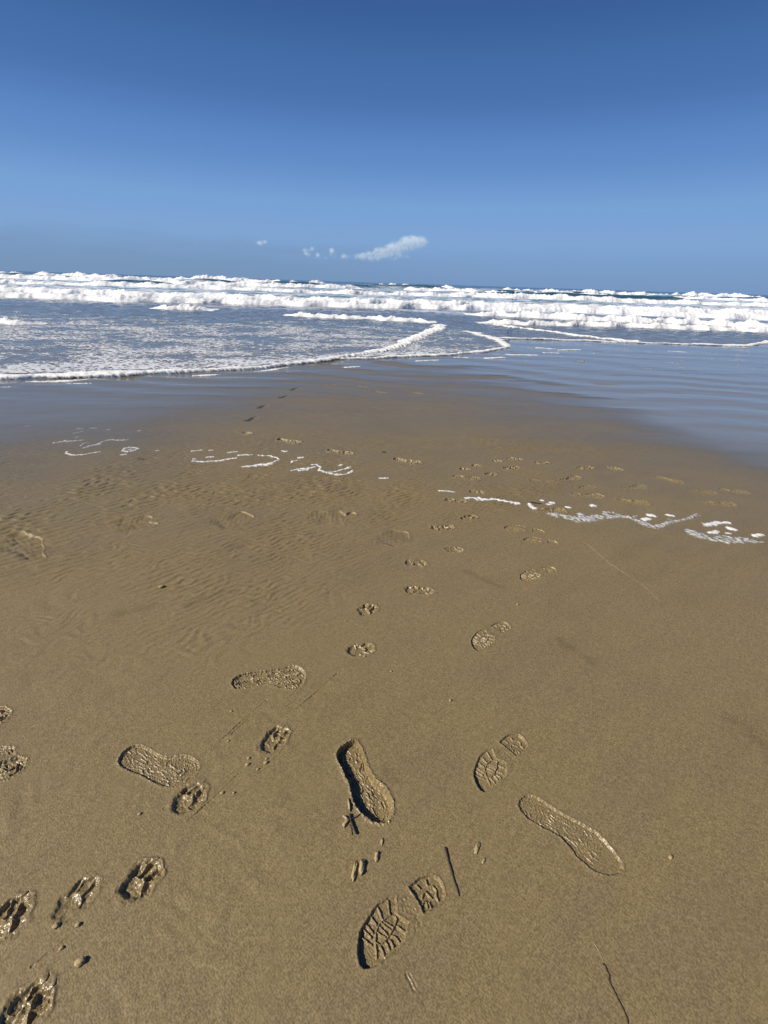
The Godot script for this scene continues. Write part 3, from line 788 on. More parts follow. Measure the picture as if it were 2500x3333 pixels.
func materials() -> void:
	var grain := noise_tex(1024, 0.20, FastNoiseLite.TYPE_VALUE_CUBIC, 3, ramp([[0.15, Color(0.70, 0.69, 0.675)], [0.5, Color(0.86, 0.86, 0.86)], [0.85, Color(1, 1, 1)]]), 3)
	var bump := noise_tex(1024, 0.20, FastNoiseLite.TYPE_VALUE_CUBIC, 3, null, 3, 3.0)
	var blot := noise_tex(1024, 0.30, FastNoiseLite.TYPE_VALUE_CUBIC, 3, ramp([[0.2, Color(0.91, 0.905, 0.90)], [0.8, Color(1, 1, 1)]]), 8)
	for k in [["sand", 0.52, 0.5, 1.0], ["damp", 0.45, 0.5, 0.95], ["print", 0.36, 0.5, 0.98], ["print_wet", 0.31, 0.5, 0.97]]:
		var m := StandardMaterial3D.new()
		m.resource_name = k[0]
		m.albedo_color = lin(SAND.r * k[3], SAND.g * k[3], SAND.b * k[3])
		m.albedo_texture = grain
		m.vertex_color_use_as_albedo = true
		m.roughness = k[1]; m.metallic_specular = k[2]
		m.normal_enabled = true; m.normal_texture = bump; m.normal_scale = 0.45
		m.detail_enabled = true; m.detail_blend_mode = BaseMaterial3D.BLEND_MODE_MUL; m.detail_albedo = blot; m.detail_uv_layer = BaseMaterial3D.DETAIL_UV_2
		M[k[0]] = m
	var ripple := noise_tex(1024, 0.022, FastNoiseLite.TYPE_SIMPLEX_SMOOTH, 4, null, 21, 5.0)
	var w := StandardMaterial3D.new()
	w.albedo_color = Color.WHITE; w.vertex_color_use_as_albedo = true; w.roughness = 0.14; w.metallic_specular = 0.5
	w.normal_enabled = true; w.normal_texture = ripple; w.normal_scale = 0.9
	M.water = w
	var blank := Image.create(4, 4, false, Image.FORMAT_RGB8)
	blank.fill(Color.WHITE)
	var f := StandardMaterial3D.new()
	f.albedo_color = lin(0.205, 0.20, 0.178); f.albedo_texture = ImageTexture.create_from_image(blank); f.vertex_color_use_as_albedo = true
	f.transparency = BaseMaterial3D.TRANSPARENCY_ALPHA; f.roughness = 0.11; f.metallic_specular = 0.5
	M.film = f
	var fo := StandardMaterial3D.new()
	fo.albedo_color = lin(0.80, 0.80, 0.78); fo.roughness = 0.75
	fo.normal_enabled = true; fo.normal_texture = noise_tex(512, 0.06, FastNoiseLite.TYPE_CELLULAR, 2, null, 5, 4.0); fo.normal_scale = 0.7
	fo.vertex_color_use_as_albedo = true; fo.transparency = BaseMaterial3D.TRANSPARENCY_ALPHA      # thin and see-through at its edges
	M.foam = fo
	var bu: StandardMaterial3D = fo.duplicate()
	bu.albedo_color = lin(0.44, 0.44, 0.42)
	bu.roughness = 0.35
	M.bubbles = bu
	var su: StandardMaterial3D = fo.duplicate()
	su.vertex_color_use_as_albedo = false; su.transparency = BaseMaterial3D.TRANSPARENCY_DISABLED
	su.albedo_color = lin(0.95, 0.955, 0.955); su.roughness = 0.9
	su.backlight_enabled = true; su.backlight = Color(0.78, 0.79, 0.80)      # light passes through the froth
	M.surf = su
	var cells := FastNoiseLite.new()
	cells.seed = 14; cells.noise_type = FastNoiseLite.TYPE_CELLULAR; cells.frequency = 0.028; cells.cellular_return_type = FastNoiseLite.RETURN_DISTANCE2_SUB
	cells.fractal_type = FastNoiseLite.FRACTAL_FBM; cells.fractal_octaves = 3; cells.fractal_gain = 0.55
	cells.domain_warp_enabled = true; cells.domain_warp_amplitude = 22.0; cells.domain_warp_frequency = 0.018
	var lt := NoiseTexture2D.new()
	lt.width = 1024; lt.height = 1024; lt.seamless = true; lt.noise = cells
	lt.color_ramp = ramp([[0.0, Color(1, 1, 1, 1)], [1.0, Color(1, 1, 1, 0)]])
	var la := StandardMaterial3D.new()
	la.albedo_color = lin(0.62, 0.64, 0.66); la.albedo_texture = lt; la.vertex_color_use_as_albedo = true
	la.transparency = BaseMaterial3D.TRANSPARENCY_ALPHA_SCISSOR; la.alpha_scissor_threshold = 0.42; la.roughness = 0.6
	M.lace = la
	var wood := StandardMaterial3D.new()
	wood.albedo_color = lin(0.085, 0.05, 0.028); wood.roughness = 0.6
	wood.albedo_texture = noise_tex(256, 0.05, FastNoiseLite.TYPE_SIMPLEX_SMOOTH, 4, ramp([[0.2, Color(0.45, 0.45, 0.45)], [0.8, Color(1, 1, 1)]]), 31)
	M.wood = wood
	var st := StandardMaterial3D.new()
	st.albedo_color = lin(0.33, 0.27, 0.18); st.roughness = 0.5
	M.straw = st
	var cl := StandardMaterial3D.new()
	cl.albedo_color = lin(SAND.r * 1.5, SAND.g * 1.55, SAND.b * 1.7); cl.albedo_texture = grain; cl.roughness = 0.8
	cl.normal_enabled = true; cl.normal_texture = bump
	M.clod = cl

func dim(c: Color) -> Color:      # the photograph is exposed brighter than 1
	var l := c.srgb_to_linear()
	return Color(l.r / EXPOSURE, l.g / EXPOSURE, l.b / EXPOSURE).linear_to_srgb()

func sky_picture() -> ImageTexture:
	var w := 4096; var h := 2048
	var im := Image.create(w, h, false, Image.FORMAT_RGB8)
	var stops := SKYSTOPS
	var row := func(el: float) -> Color:
		for i in stops.size() - 1:
			if el <= stops[i + 1][0]:
				return stops[i][1].lerp(stops[i + 1][1], smoothstep(0.0, 1.0, (el - stops[i][0]) / (stops[i + 1][0] - stops[i][0])) * 0.4 + 0.6 * (el - stops[i][0]) / (stops[i + 1][0] - stops[i][0]))
		return stops[stops.size() - 1][1]
	for y in h:
		var el := 90.0 - (y + 0.5) * 180.0 / h
		im.fill_rect(Rect2i(0, y, w, 1), dim(row.call(maxf(el, 0.0))))
	# small cumulus low over the sea: puffs of [azimuth, elevation, radius], degrees
	var fr := FastNoiseLite.new()
	fr.seed = 77; fr.frequency = 1.0; fr.fractal_octaves = 5
	for y in range(int((90.0 - 7.0) * h / 180.0), h / 2):
		for x0 in range(-512, 512):
			var x := posmod(x0, w)
			var el := 90.0 - (y + 0.5) * 180.0 / h
			var az := (x0 + 0.5) * 360.0 / w      # straight ahead is the picture's left edge
			var n := fr.get_noise_2d(az * 0.9, el * 1.3)
			var fine := fr.get_noise_2d(az * 2.6 + 9.0, el * 3.2)
			var dense := 0.0
			var lit := 0.0
			for p in PUFFS:
				var q := Vector2((az - p[0] + 0.25 * n) / p[2], (el - p[1] + 0.12 * fine) / (p[2] * p[3]))
				var f: float = p[4] * exp(-q.length_squared() * 1.5)
				dense += f
				lit += f * smoothstep(-0.9, 0.7, q.y + 0.5 * fine)
			lit = lit / maxf(dense, 0.001)
			var a := smoothstep(0.22, 0.80, dense * (1.0 + 0.7 * n) + 0.16 * fine * smoothstep(0.05, 0.3, dense)) * 0.92
			var c: Color = row.call(maxf(el, 0.0))
			var veil := smoothstep(4.6, 1.2, el + 1.1 * fr.get_noise_2d(az * 0.10, el * 0.7)) * lerpf(0.5, 0.12, smoothstep(-20.0, 12.0, az))
			c = c.lerp(VEIL, veil)
			if a > 0.0: c = c.lerp(Color(0.58, 0.68, 0.80).lerp(Color(0.80, 0.855, 0.91), lit), a)
			im.set_pixel(x, y, dim(c))
	return ImageTexture.create_from_image(im)

func _ready() -> void:
	# ---- camera
	var cam := Camera3D.new()
	cam.name = "camera"
	cam.fov = rad_to_deg(2.0 * atan(1106.0 / 1000.0))
	cam.near = 0.05; cam.far = 9000.0
	cam.basis = Basis(Vector3.RIGHT, deg_to_rad(-26.342)) * Basis(Vector3.BACK, deg_to_rad(1.83))
	cam.position = Vector3(0.0, EYE, 0.0)
	add_child(cam)
	cam.current = true
	# ---- sky, sun, exposure
	var env := Environment.new()
	env.background_mode = Environment.BG_SKY
	var sm := PanoramaSkyMaterial.new()
	sm.panorama = sky_picture()
	env.sky = Sky.new()
	env.sky.sky_material = sm
	env.tonemap_mode = Environment.TONE_MAPPER_LINEAR
	env.tonemap_exposure = EXPOSURE
	env.sdfgi_enabled = true; env.ssao_enabled = true; env.ssil_enabled = true
	var we := WorldEnvironment.new()
	we.name = "world"
	we.environment = env
	add_child(we)
	var sun := DirectionalLight3D.new()
	sun.name = "sun"
	sun.light_energy = SUN
	sun.light_color = Color(1.0, 0.965, 0.91)
	sun.light_angular_distance = 0.5
	sun.shadow_enabled = true
	add_child(sun)
	sun.look_at_from_position(Vector3(-0.735, 0.588, 0.335) * 50.0, Vector3.ZERO)
	# ---- materials and noise
	nz.seed = 5; nz.noise_type = FastNoiseLite.TYPE_SIMPLEX_SMOOTH; nz.frequency = 1.0; nz.fractal_type = FastNoiseLite.FRACTAL_NONE
	materials()
	# ---- the sand and what is pressed into it
	L0 = Sheet.new(-4.4, 0.1, 0.0125, 704, 384, 8)
	L1 = Sheet.new(-16.0, -3.1, 0.05, 640, 384, 5)
	L2 = Sheet.new(-160.0, -43.1, 0.8, 400, 140, 1)
	fill_heights(L0); fill_heights(L1); fill_heights(L2)
	hem(L0, 4); hem(L1, 16)
	boot("crisp lugged boot print at the bottom, beside the thin dark stick", "tracks of one pair of lugged boots", Vector2(0.089, 0.613), -2.399, 1, 0.0085, 0, 0.3)
	boot("crisp lugged boot print just above the long smooth sole print", "tracks of one pair of lugged boots", Vector2(0.449, 1.075), -2.264, 1, 0.0075, 0, 0.3)
	boot("small crisp lugged boot print with nothing else near it", "tracks of one pair of lugged boots", Vector2(0.539, 1.727), -2.304, 0.962, 0.006, 0.05, 0.3)
	boot("boot print with faint tread next to the grey damp streak", "tracks of one pair of lugged boots", Vector2(0.917, 2.268), -2.549, 0.964, 0.0055, 0.3, 0.3)
	boot("faint boot print with a straight dark heel edge, below the lacy foam", "tracks of one pair of lugged boots", Vector2(0.968, 2.809), 3.011, 0.969, 0.005, 0.45, 0.3)
	boot("half filled boot print with a dark clod at its heel", "tracks of one pair of lugged boots", Vector2(1.038, 2.659), 3.043, 0.792, 0.006, 0.6, 0.3)
	trainer("deepest shoe print, a long black shadow down its left wall", "tracks of shoes without heels", Vector2(-0.032, 0.995), -1.114, pv([-156, 21, -157, 7, -157, -11, -151, -30, -142, -46, -128, -57, -110, -61, -85, -60, -54, -58, -26, -57, 1, -57, 19, -61, 38, -64, 59, -64, 80, -61, 98, -54, 118, -45, 134, -33, 144, -18, 150, -3, 151, 11, 140, 28, 121, 43, 101, 50, 80, 52, 54, 49, 33, 40, 12, 30, -8, 26, -28, 24, -50, 24, -72, 28, -95, 31, -117, 31, -143, 29], 0.001), 0.024, 0.013, 0.0034, 9.0, 4.769)
	trainer("long shallow sole print with a smooth pointed toe", "tracks of shoes without heels", Vector2(0.596, 0.842), -0.71, pv([-150, 31, -158, 12, -160, -7, -155, -21, -140, -34, -116, -39, -89, -37, -61, -32, -38, -27, -18, -22, 6, -27, 26, -35, 48, -43, 72, -46, 94, -45, 116, -39, 137, -24, 151, -8, 158, 13, 148, 32, 129, 43, 113, 51, 93, 60, 73, 66, 51, 66, 24, 63, -2, 56, -30, 51, -56, 48, -84, 46, -108, 47, -130, 42], 0.001), 0.006, 0.006, 0.0021, 0.085, 4.349)
	trainer("shoe print with crumbled pale clods thrown up at its toe", "tracks of shoes without heels", Vector2(-0.458, 1.412), 0.176, pv([-151, 1, -149, 24, -135, 41, -111, 52, -84, 56, -50, 58, -15, 56, 19, 61, 54, 66, 77, 73, 101, 73, 125, 63, 146, 38, 153, 12, 148, -22, 141, -45, 125, -63, 100, -61, 73, -53, 46, -45, 23, -29, -4, -18, -31, -16, -53, -24, -83, -29, -109, -31, -134, -25], 0.001), 0.008, 0.009, 0.0042, 9.0, 1.659)
	trainer("broad curved sole print with a paw print at its heel", "tracks of shoes without heels", Vector2(-0.742, 1.022), -0.09, pv([-142, -5, -150, 10, -151, 30, -145, 49, -133, 62, -117, 67, -93, 65, -72, 59, -48, 49, -27, 41, -4, 36, 17, 37, 40, 43, 62, 49, 91, 47, 117, 38, 135, 23, 139, 6, 136, -13, 130, -31, 124, -44, 107, -54, 85, -62, 62, -66, 35, -61, 9, -54, -20, -43, -54, -35, -88, -28, -116, -21, -133, -12], 0.001), 0.007, 0.006, 0.0027, 9.0, 4.58)
	trainer("pointed print cut by the left frame edge, the upper one", "", Vector2(-1.441, 1.197), 0.372, pv([56, 6, 39, 26, 23, 38, 7, 46, -29, 56, -58, 44, -70, 20, -51, -17, -19, -40, 15, -50, 34, -49, 46, -38, 54, -19], 0.001), 0.01, 0.008, 0.006, 9.0, 4.483)
	trainer("swirl treaded print cut by the left edge, crossing a square one", "", Vector2(-1.286, 0.996), 0.302, pv([94, 8, 79, 20, 60, 28, 40, 24, 11, 19, -27, 25, -63, 25, -96, 22, -99, 2, -70, -27, -29, -44, 9, -55, 38, -55, 56, -56, 75, -49, 89, -38, 97, -18], 0.001), 0.011, 0.009, 0.007, 0.125, 0.612)
	trainer("square ended print half under the swirl treaded one", "", Vector2(-1.307, 1.054), 0.161, pv([37, 16, 0, 22, -32, 21, -49, 4, -23, -20, 12, -25, 43, -22, 54, -16], 0.001), 0.005, 0.006, 0.0035, 9.0, 0.462)
	paws("deep paw print cut by the bottom left corner", Vector2(-0.779, 0.425), 1.116, 0.085, 0.014, Vector2.ZERO, 0)
	paws("paw print half out of frame at the left, below the slid one", Vector2(-0.943, 0.585), 1.169, 0.088, 0.014, Vector2.ZERO, 0)
	paws("slid paw print with a smooth flat sole and drag lines", Vector2(-0.789, 0.645), 0.962, 0.075, 0.008, Vector2.ZERO, 0.03)
	paws("largest deep paw print, bright wet grains at its upper right", Vector2(-0.644, 0.683), 0.864, 0.085, 0.015, Vector2.ZERO, 0)
	paws("paw print just below the heel of the broad curved sole print", Vector2(-0.599, 0.916), 0.806, 0.085, 0.013, Vector2.ZERO, 0)
	paws("lumpy double paw print left of the deepest shoe print", Vector2(-0.375, 1.137), 0.801, 0.08, 0.013, Vector2(0.021, 0.01), 0)
	paws("wide double paw print above the crumbled shoe print", Vector2(-0.091, 1.61), 0.045, 0.076, 0.012, Vector2(0.029, 0.009), 0)
	paws("round single paw print above the wide double one", Vector2(-0.071, 1.896), 0.75, 0.086, 0.012, Vector2.ZERO, 0)
	paws("pair of paw marks side by side, first above the round one", Vector2(0.202, 2.081), -0.187, 0.072, 0.011, Vector2(0.066, 0.009), 0)
	paws("elongated paw marks above the side by side pair", Vector2(0.198, 2.357), -0.198, 0.07, 0.011, Vector2(0.045, 0.008), 0)
	paws("paw marks just up and right of the elongated ones", Vector2(0.45, 2.527), -0.219, 0.072, 0.011, Vector2(0.024, 0.009), 0)
	paws("paw marks beside the thin foam thread's left end", Vector2(0.55, 3.269), -0.225, 0.075, 0.017, Vector2(0.074, 0.009), 0)
	paws("paw marks above the thin foam thread", Vector2(0.743, 3.451), -0.311, 0.078, 0.017, Vector2(0.027, 0.009), 0)
	paws("small paw marks left of the two others in the far group", Vector2(0.716, 3.966), -0.4, 0.075, 0.017, Vector2.ZERO, 0)
	paws("tiny far paw marks above a dark scratch", Vector2(0.841, 4.068), -0.324, 0.072, 0.017, Vector2.ZERO, 0)
	paws("far paw marks with a bright speck", Vector2(1.063, 4.209), -0.3, 0.075, 0.017, Vector2.ZERO, 0)
	paws("farthest long paw marks at the edge of the wet shine", Vector2(1.25, 4.289), -0.398, 0.078, 0.017, Vector2(0.067, 0.009), 0)
	paws("far long paw marks to the right of the others", Vector2(1.492, 4.202), -0.047, 0.078, 0.017, Vector2(0.057, 0.009), 0)
	paws("far paw marks between the single round one and the shine", Vector2(1.163, 4.034), 0.212, 0.078, 0.017, Vector2(0.065, 0.009), 0)
	paws("single round paw mark in the far group", Vector2(0.933, 3.857), 0.29, 0.09, 0.017, Vector2.ZERO, 0)
	paws("paw marks below the foam thread, left of the faint boot print", Vector2(0.613, 2.982), 0.165, 0.075, 0.016, Vector2(0.035, 0.009), 0)
	paws("paw marks left of the dark scour, above the side by side pair", Vector2(0.404, 2.819), 0.111, 0.074, 0.016, Vector2(0.074, 0.009), 0)
	paws("blurred paw marks right of the far trail", Vector2(1.867, 4.093), 0.023, 0.08, 0.016, Vector2(0.07, 0.01), 0)
	paws("far paw marks with bright wet flecks, rightmost of the trail", Vector2(2.147, 4.102), -0.605, 0.08, 0.016, Vector2(0.04, 0.01), 0)
	old_sole("footprint", "footprint closest to the long left swash edge", "footprints leading down to the swash", Vector2(-1.428, 7.17), 1.09, 0.262, 0.022, 0.004, "footprint")
	old_sole("footprint", "footprint second from the swash, with a dark heel", "footprints leading down to the swash", Vector2(-1.473, 6.612), 1, 0.24, 0.022, 0.004, "footprint")
	old_sole("footprint", "crescent footprint with a black near edge", "footprints leading down to the swash", Vector2(-1.634, 6.007), 1.171, 0.24, 0.022, 0.004, "footprint")
	old_sole("footprint", "round dark footprint left of the long trail", "footprints leading down to the swash", Vector2(-1.608, 5.394), 1.139, 0.24, 0.022, 0.004, "footprint")
	old_sole("footprint", "crescent footprint nearest the lacy foam of that trail", "footprints leading down to the swash", Vector2(-1.553, 4.863), -0.611, 0.24, 0.022, 0.004, "footprint")
	old_sole("footprint", "dark ended footprint right of the crescents", "footprints leading down to the swash", Vector2(-1.014, 4.61), -0.447, 0.292, 0.022, 0.004, "footprint")
	old_sole("footprint", "bright rimmed footprint with dark ends", "footprints leading down to the swash", Vector2(-0.455, 4.318), -0.335, 0.276, 0.022, 0.004, "footprint")
	old_sole("footprint", "bright rimmed footprint right of the first", "footprints leading down to the swash", Vector2(0.197, 4.117), -0.43, 0.282, 0.022, 0.004, "footprint")
	old_sole("footprint", "faint far footprint on the crown of the sand", "faint footprints on the crown of the sand", Vector2(-0.974, 7.609), -0.112, 0.24, 0.015, 0.006, "footprint")
	old_sole("footprint", "far footprint mid way along the crown", "faint footprints on the crown of the sand", Vector2(-0.431, 7.543), -0.445, 0.273, 0.015, 0.006, "footprint")
	old_sole("footprint", "far footprint right of the crown's middle", "faint footprints on the crown of the sand", Vector2(-0.135, 7.138), -0.504, 0.275, 0.015, 0.006, "footprint")
	old_sole("footprint", "rightmost far footprint on the crown", "faint footprints on the crown of the sand", Vector2(0.446, 7.189), -0.653, 0.24, 0.015, 0.006, "footprint")
	old_sole("footprint", "broad hoof shaped footprint in the far group", "", Vector2(1.621, 3.797), 0.56, 0.24, 0.013, 0.004, "footprint")
	old_sole("footprint", "upper of two crossing soaked footprints", "soaked footprints near the shine", Vector2(1.666, 3.611), 0.332, 0.24, 0.008, 0.008, "footprint")
	old_sole("footprint", "lower of two crossing soaked footprints, brown and ribbed", "soaked footprints near the shine", Vector2(1.642, 3.454), -0.077, 0.261, 0.013, 0.004, "footprint")
	old_sole("footprint", "soaked footprint with foam lying over its near edge", "soaked footprints near the shine", Vector2(1.236, 3.143), -0.035, 0.258, 0.014, 0.003, "footprint")
	old_sole("footprint", "soaked footprint with a bright wet sliver", "soaked footprints near the shine", Vector2(1.969, 3.358), -0.269, 0.24, 0.01, 0.008, "footprint")
	old_sole("footprint", "ghostly rim of a footprint left of the hoof shaped one", "soaked footprints near the shine", Vector2(1.359, 3.719), -0.169, 0.24, 0.006, 0.008, "footprint")
	old_sole("footprint", "dark edged footprint at the edge of the shine", "soaked footprints near the shine", Vector2(2.114, 3.651), 0.297, 0.24, 0.01, 0.007, "footprint")
	old_sole("footprint", "footprint trodden over by paws", "soaked footprints near the shine", Vector2(0.7, 3.755), -0.211, 0.24, 0.012, 0.004, "footprint")
	old_sole("footprint", "blurred footprint far right, above the foam crescent", "blurred footprints under the shine", Vector2(2.669, 3.372), -0.096, 0.24, 0.012, 0.012, "footprint")
	old_sole("footprint", "blurred dark mark far right, left of the wider one", "blurred footprints under the shine", Vector2(2.662, 3.605), -0.055, 0.24, 0.01, 0.01, "footprint")
	old_sole("footprint", "blurred dark mark far right, uppermost", "blurred footprints under the shine", Vector2(2.954, 3.64), -0.272, 0.24, 0.01, 0.01, "footprint")
	old_sole("footprint", "blurred slot shaped mark in the grey shine", "blurred footprints under the shine", Vector2(2.523, 3.855), -0.697, 0.24, 0.01, 0.008, "footprint")
	scour("washed out hollow with a sharp right lip at the left edge", Vector2(-2.2, 2.388), 0.876, Vector2(0.098, 0.22), 0.012)
	scour("washed out hollow, second along, with a curved near lip", Vector2(-1.669, 2.728), 0.265, Vector2(0.133, 0.13), 0.012)
	scour("washed out hollow in the middle of the row", Vector2(-1.056, 2.832), 0.07, Vector2(0.131, 0.13), 0.012)
	scour("washed out hollow with a wet brown floor, end of the row", Vector2(-0.395, 2.925), 0.125, Vector2(0.174, 0.12), 0.014)
	scour("washed out dark hollow near the paw trail", Vector2(0.071, 2.644), 0.064, Vector2(0.135, 0.1), 0.008)
	groove("drag_line", "straight thin drag line passing the lumpy double paw print", "drag line", pv([-0.575, 0.845, -0.52, 0.918, -0.462, 1.005]), 0.003, 0.003)
	groove("drag_line", "straight thin drag line running up beside the crumbled shoe print", "drag line", pv([-0.569, 1.117, -0.51, 1.214, -0.443, 1.312]), 0.003, 0.003)
	groove("drag_line", "faint drag line through the small clods at lower left", "drag line", pv([-0.814, 0.502, -0.786, 0.533, -0.751, 0.567]), 0.002, 0.003)
	groove("drag_line", "thin drag line from the crumbled shoe print to the paw prints", "drag line", pv([-0.317, 1.273, -0.25, 1.361, -0.178, 1.463]), 0.003, 0.003)
	groove("drag_line", "faint drag line left of the lumpy double paw print", "drag line", pv([-0.534, 1.152, -0.476, 1.243]), 0.002, 0.003)
	groove("sand_crease", "curved crack shaped crease at the right edge", "crease", pv([1.319, 1.334, 1.388, 1.294, 1.429, 1.235, 1.47, 1.198]), 0.003, 0.004)
	groove("scratch", "pair of short claw scratches below the nearest boot print, left", "scratch", pv([0.089, 0.512, 0.098, 0.496, 0.106, 0.482]), 0.0022, 0.004)
	groove("scratch", "pair of short claw scratches below the nearest boot print, right", "scratch", pv([0.097, 0.511, 0.106, 0.498, 0.113, 0.488]), 0.0016, 0.003)
	mark_ripples(L0)
	var sand := ArrayMesh.new()
	sheet_mesh(L0, sand, Rect2i())
	sheet_mesh(L1, sand, Rect2i(232, 64, 176, 96))
	sheet_mesh(L2, sand, Rect2i(180, 50, 40, 24), true)
	var beach := put("sand", sand, M.sand)
	tag(beach, "wide flat beach of wet brown sand", "sand", "", "structure")
	water_film()
	# ---- the sea and its breakers
	sea()
	breaker("small foaming ripple line on the right, nearer of two", pv([4.2, 23.9, 6, 23.8, 9, 24.2, 12, 24.5, 18, 24.1, 30, 23.5]), 0.16, 0.7, 0.06, 0.5)
	breaker("short foaming ripple line left of the centre", pv([-5.4, 25, -4, 24.6, -2, 24.2, 0.2, 23.9, 2.2, 23.3]), 0.13, 0.6, 0.06, 0.5)
	breaker("small foaming wave on the right, farther of two", pv([4.6, 30.6, 7, 30.2, 10.2, 29.3, 13.3, 28.6, 17.5, 28.8, 20.3, 27, 34, 25.5]), 0.24, 1.0, 0.07, 0.6)
	breaker("small spilling wavelet alone on the left", pv([-13.2, 27.2, -12, 27, -10.6, 27.2, -9.6, 27.4]), 0.2, 0.9, 0.05, 0.5)
	breaker("tiny breaking wavelet near the left frame edge", pv([-14.2, 16.4, -13, 15.8, -12, 15.6, -11.2, 15.8]), 0.14, 0.5, 0.04, 0.5)
	breaker("first long line of white breakers", pv([-75, 33.5, -26, 34, -17.9, 32.9, -10.9, 34.4, -0.5, 35, 6, 37, 12.1, 38.6, 20.3, 38, 28, 37.4, 80, 36]), 0.3, 3.2, 0.09, 0.3)
	breaker("second long line of white breakers close behind the first", pv([-90, 44, -40, 44, -20, 43.5, -5, 43, 8, 45.5, 20, 46.5, 40, 46, 95, 45]), 0.37, 5.0, 0.1, 0.3)
	breaker("third line of white breakers on the left", pv([-130, 72, -60, 71, -30, 69, -5, 71, 9, 74, 22, 76]), 0.5, 7.0, 0.15, 0.35)
	breaker("third line of white breakers on the right, slightly farther", pv([8, 80, 25, 79, 45, 81, 70, 80, 130, 80]), 0.47, 7.0, 0.15, 0.35)
	breaker("fourth broken line of breakers left of the centre", pv([-190, 118, -90, 116, -45, 113, -20, 115, -6, 118]), 0.68, 10.0, 0.22, 0.45)
	breaker("fourth broken line of breakers right of the centre", pv([2, 126, 20, 124, 48, 127, 80, 125, 190, 128]), 0.68, 10.0, 0.22, 0.45)
	breaker("outermost breaker rearing on the left skyline", pv([-300, 196, -150, 192, -95, 188, -40, 190, -22, 192]), 1.25, 16.0, 0.35, 0.45)
	breaker("outermost breaker on the skyline in the centre", pv([-14, 198, 5, 195, 26, 197]), 1.05, 12.0, 0.35, 0.5)
	breaker("outermost breaker on the right skyline", pv([42, 204, 70, 200, 110, 203, 170, 200, 300, 204]), 1.0, 14.0, 0.35, 0.6)
	# ---- foam at the edge of the swash and left on the sand
	foam("foam_patch", "broken foam streak, leftmost of the left foam", "foam", "lacy foam left behind on the left", [[pv([-3.252, 4.313, -3.205, 4.357, -3.135, 4.379, -3.028, 4.43]), 0.0158, 0.0115], [pv([-3.19, 4.393]), 0.0252, 0.0252]], 0.012, 0.007, 0.2, on_sand)
	foam("foam_patch", "branching foam streak with a long upper arm", "foam", "lacy foam left behind on the left", [[pv([-2.895, 4.207, -2.857, 4.282, -2.814, 4.324, -2.832, 4.411, -2.781, 4.472, -2.685, 4.466, -2.621, 4.493]), 0.0158, 0.0144], [pv([-2.821, 4.323, -2.818, 4.358]), 0.0252, 0.0216]], 0.012, 0.007, 0.3, on_sand)
	foam("foam_patch", "hook shaped foam curve open upwards", "foam", "lacy foam left behind on the left", [[pv([-2.98, 4.095, -2.954, 4.037, -2.876, 3.997, -2.79, 4.018, -2.733, 4.067, -2.682, 4.116]), 0.0144, 0.013]], 0.012, 0.006, 0, on_sand)
	foam("foam_patch", "ring shaped foam with holes", "foam", "lacy foam left behind on the left", [[pv([-2.493, 4.156, -2.508, 4.242, -2.469, 4.269, -2.379, 4.231, -2.398, 4.17, -2.429, 4.131, -2.491, 4.152]), 0.0173, 0.0158], [pv([-2.453, 4.192, -2.433, 4.212]), 0.0144, 0.0144]], 0.01, 0.006, 0.3, on_sand)
	foam("foam_patch", "short foam dash under the ring shaped foam", "foam", "lacy foam left behind on the left", [[pv([-2.448, 4.043, -2.416, 4.063]), 0.0144, 0.0144]], 0.01, 0.006, 0, on_sand)
	foam("foam_patch", "short slanting foam dash beside the branching streak", "foam", "lacy foam left behind on the left", [[pv([-2.958, 4.262, -2.96, 4.329, -2.939, 4.37]), 0.0101, 0.0086]], 0.01, 0.006, 0, on_sand)
	foam("foam_patch", "tiny foam fleck above the left foam, upper", "foam", "stray foam flecks on the left", [[pv([-3.308, 4.79, -3.261, 4.807]), 0.013, 0.0115]], 0.01, 0.006, 0, on_sand)
	foam("foam_patch", "tiny foam fleck above the left foam, right", "foam", "stray foam flecks on the left", [[pv([-3.201, 4.831, -3.134, 4.845]), 0.013, 0.0115]], 0.01, 0.006, 0, on_sand)
	foam("foam_patch", "slanting foam fleck above the left foam", "foam", "stray foam flecks on the left", [[pv([-3.253, 4.633, -3.233, 4.679, -3.206, 4.716]), 0.013, 0.0115]], 0.01, 0.006, 0, on_sand)
	foam("foam_patch", "foam dot just over the broken streak", "foam", "stray foam flecks on the left", [[pv([-3.149, 4.51, -3.131, 4.517]), 0.013, 0.0115]], 0.01, 0.006, 0, on_sand)
	foam("foam_patch", "foam fleck far above the ring shaped foam", "foam", "stray foam flecks on the left", [[pv([-2.998, 4.802, -2.966, 4.805]), 0.013, 0.0115]], 0.01, 0.006, 0, on_sand)
	foam("foam_patch", "foam dot between the left and middle foam", "foam", "stray foam flecks on the left", [[pv([-2.193, 4.186, -2.166, 4.189]), 0.013, 0.0115]], 0.01, 0.006, 0, on_sand)
	foam("foam_patch", "foam fleck up and right of the ring shaped foam", "foam", "stray foam flecks on the left", [[pv([-2.665, 4.799, -2.643, 4.801]), 0.013, 0.0115]], 0.01, 0.006, 0, on_sand)
	foam("foam_patch", "foam fleck alone at the upper left", "foam", "stray foam flecks on the left", [[pv([-3.888, 4.818, -3.858, 4.846]), 0.013, 0.0115]], 0.01, 0.006, 0, on_sand)
	foam("foam_patch", "foam arc, left end of the middle foam", "foam", "lacy foam in the middle", [[pv([-1.754, 3.942, -1.64, 3.936, -1.527, 3.971, -1.458, 4.019, -1.392, 4.058]), 0.013, 0.0216]], 0.012, 0.007, 0.2, on_sand)
	foam("foam_patch", "foam dash above the left arc of the middle foam", "foam", "lacy foam in the middle", [[pv([-1.858, 4.205, -1.769, 4.25]), 0.0115, 0.0101]], 0.01, 0.006, 0, on_sand)
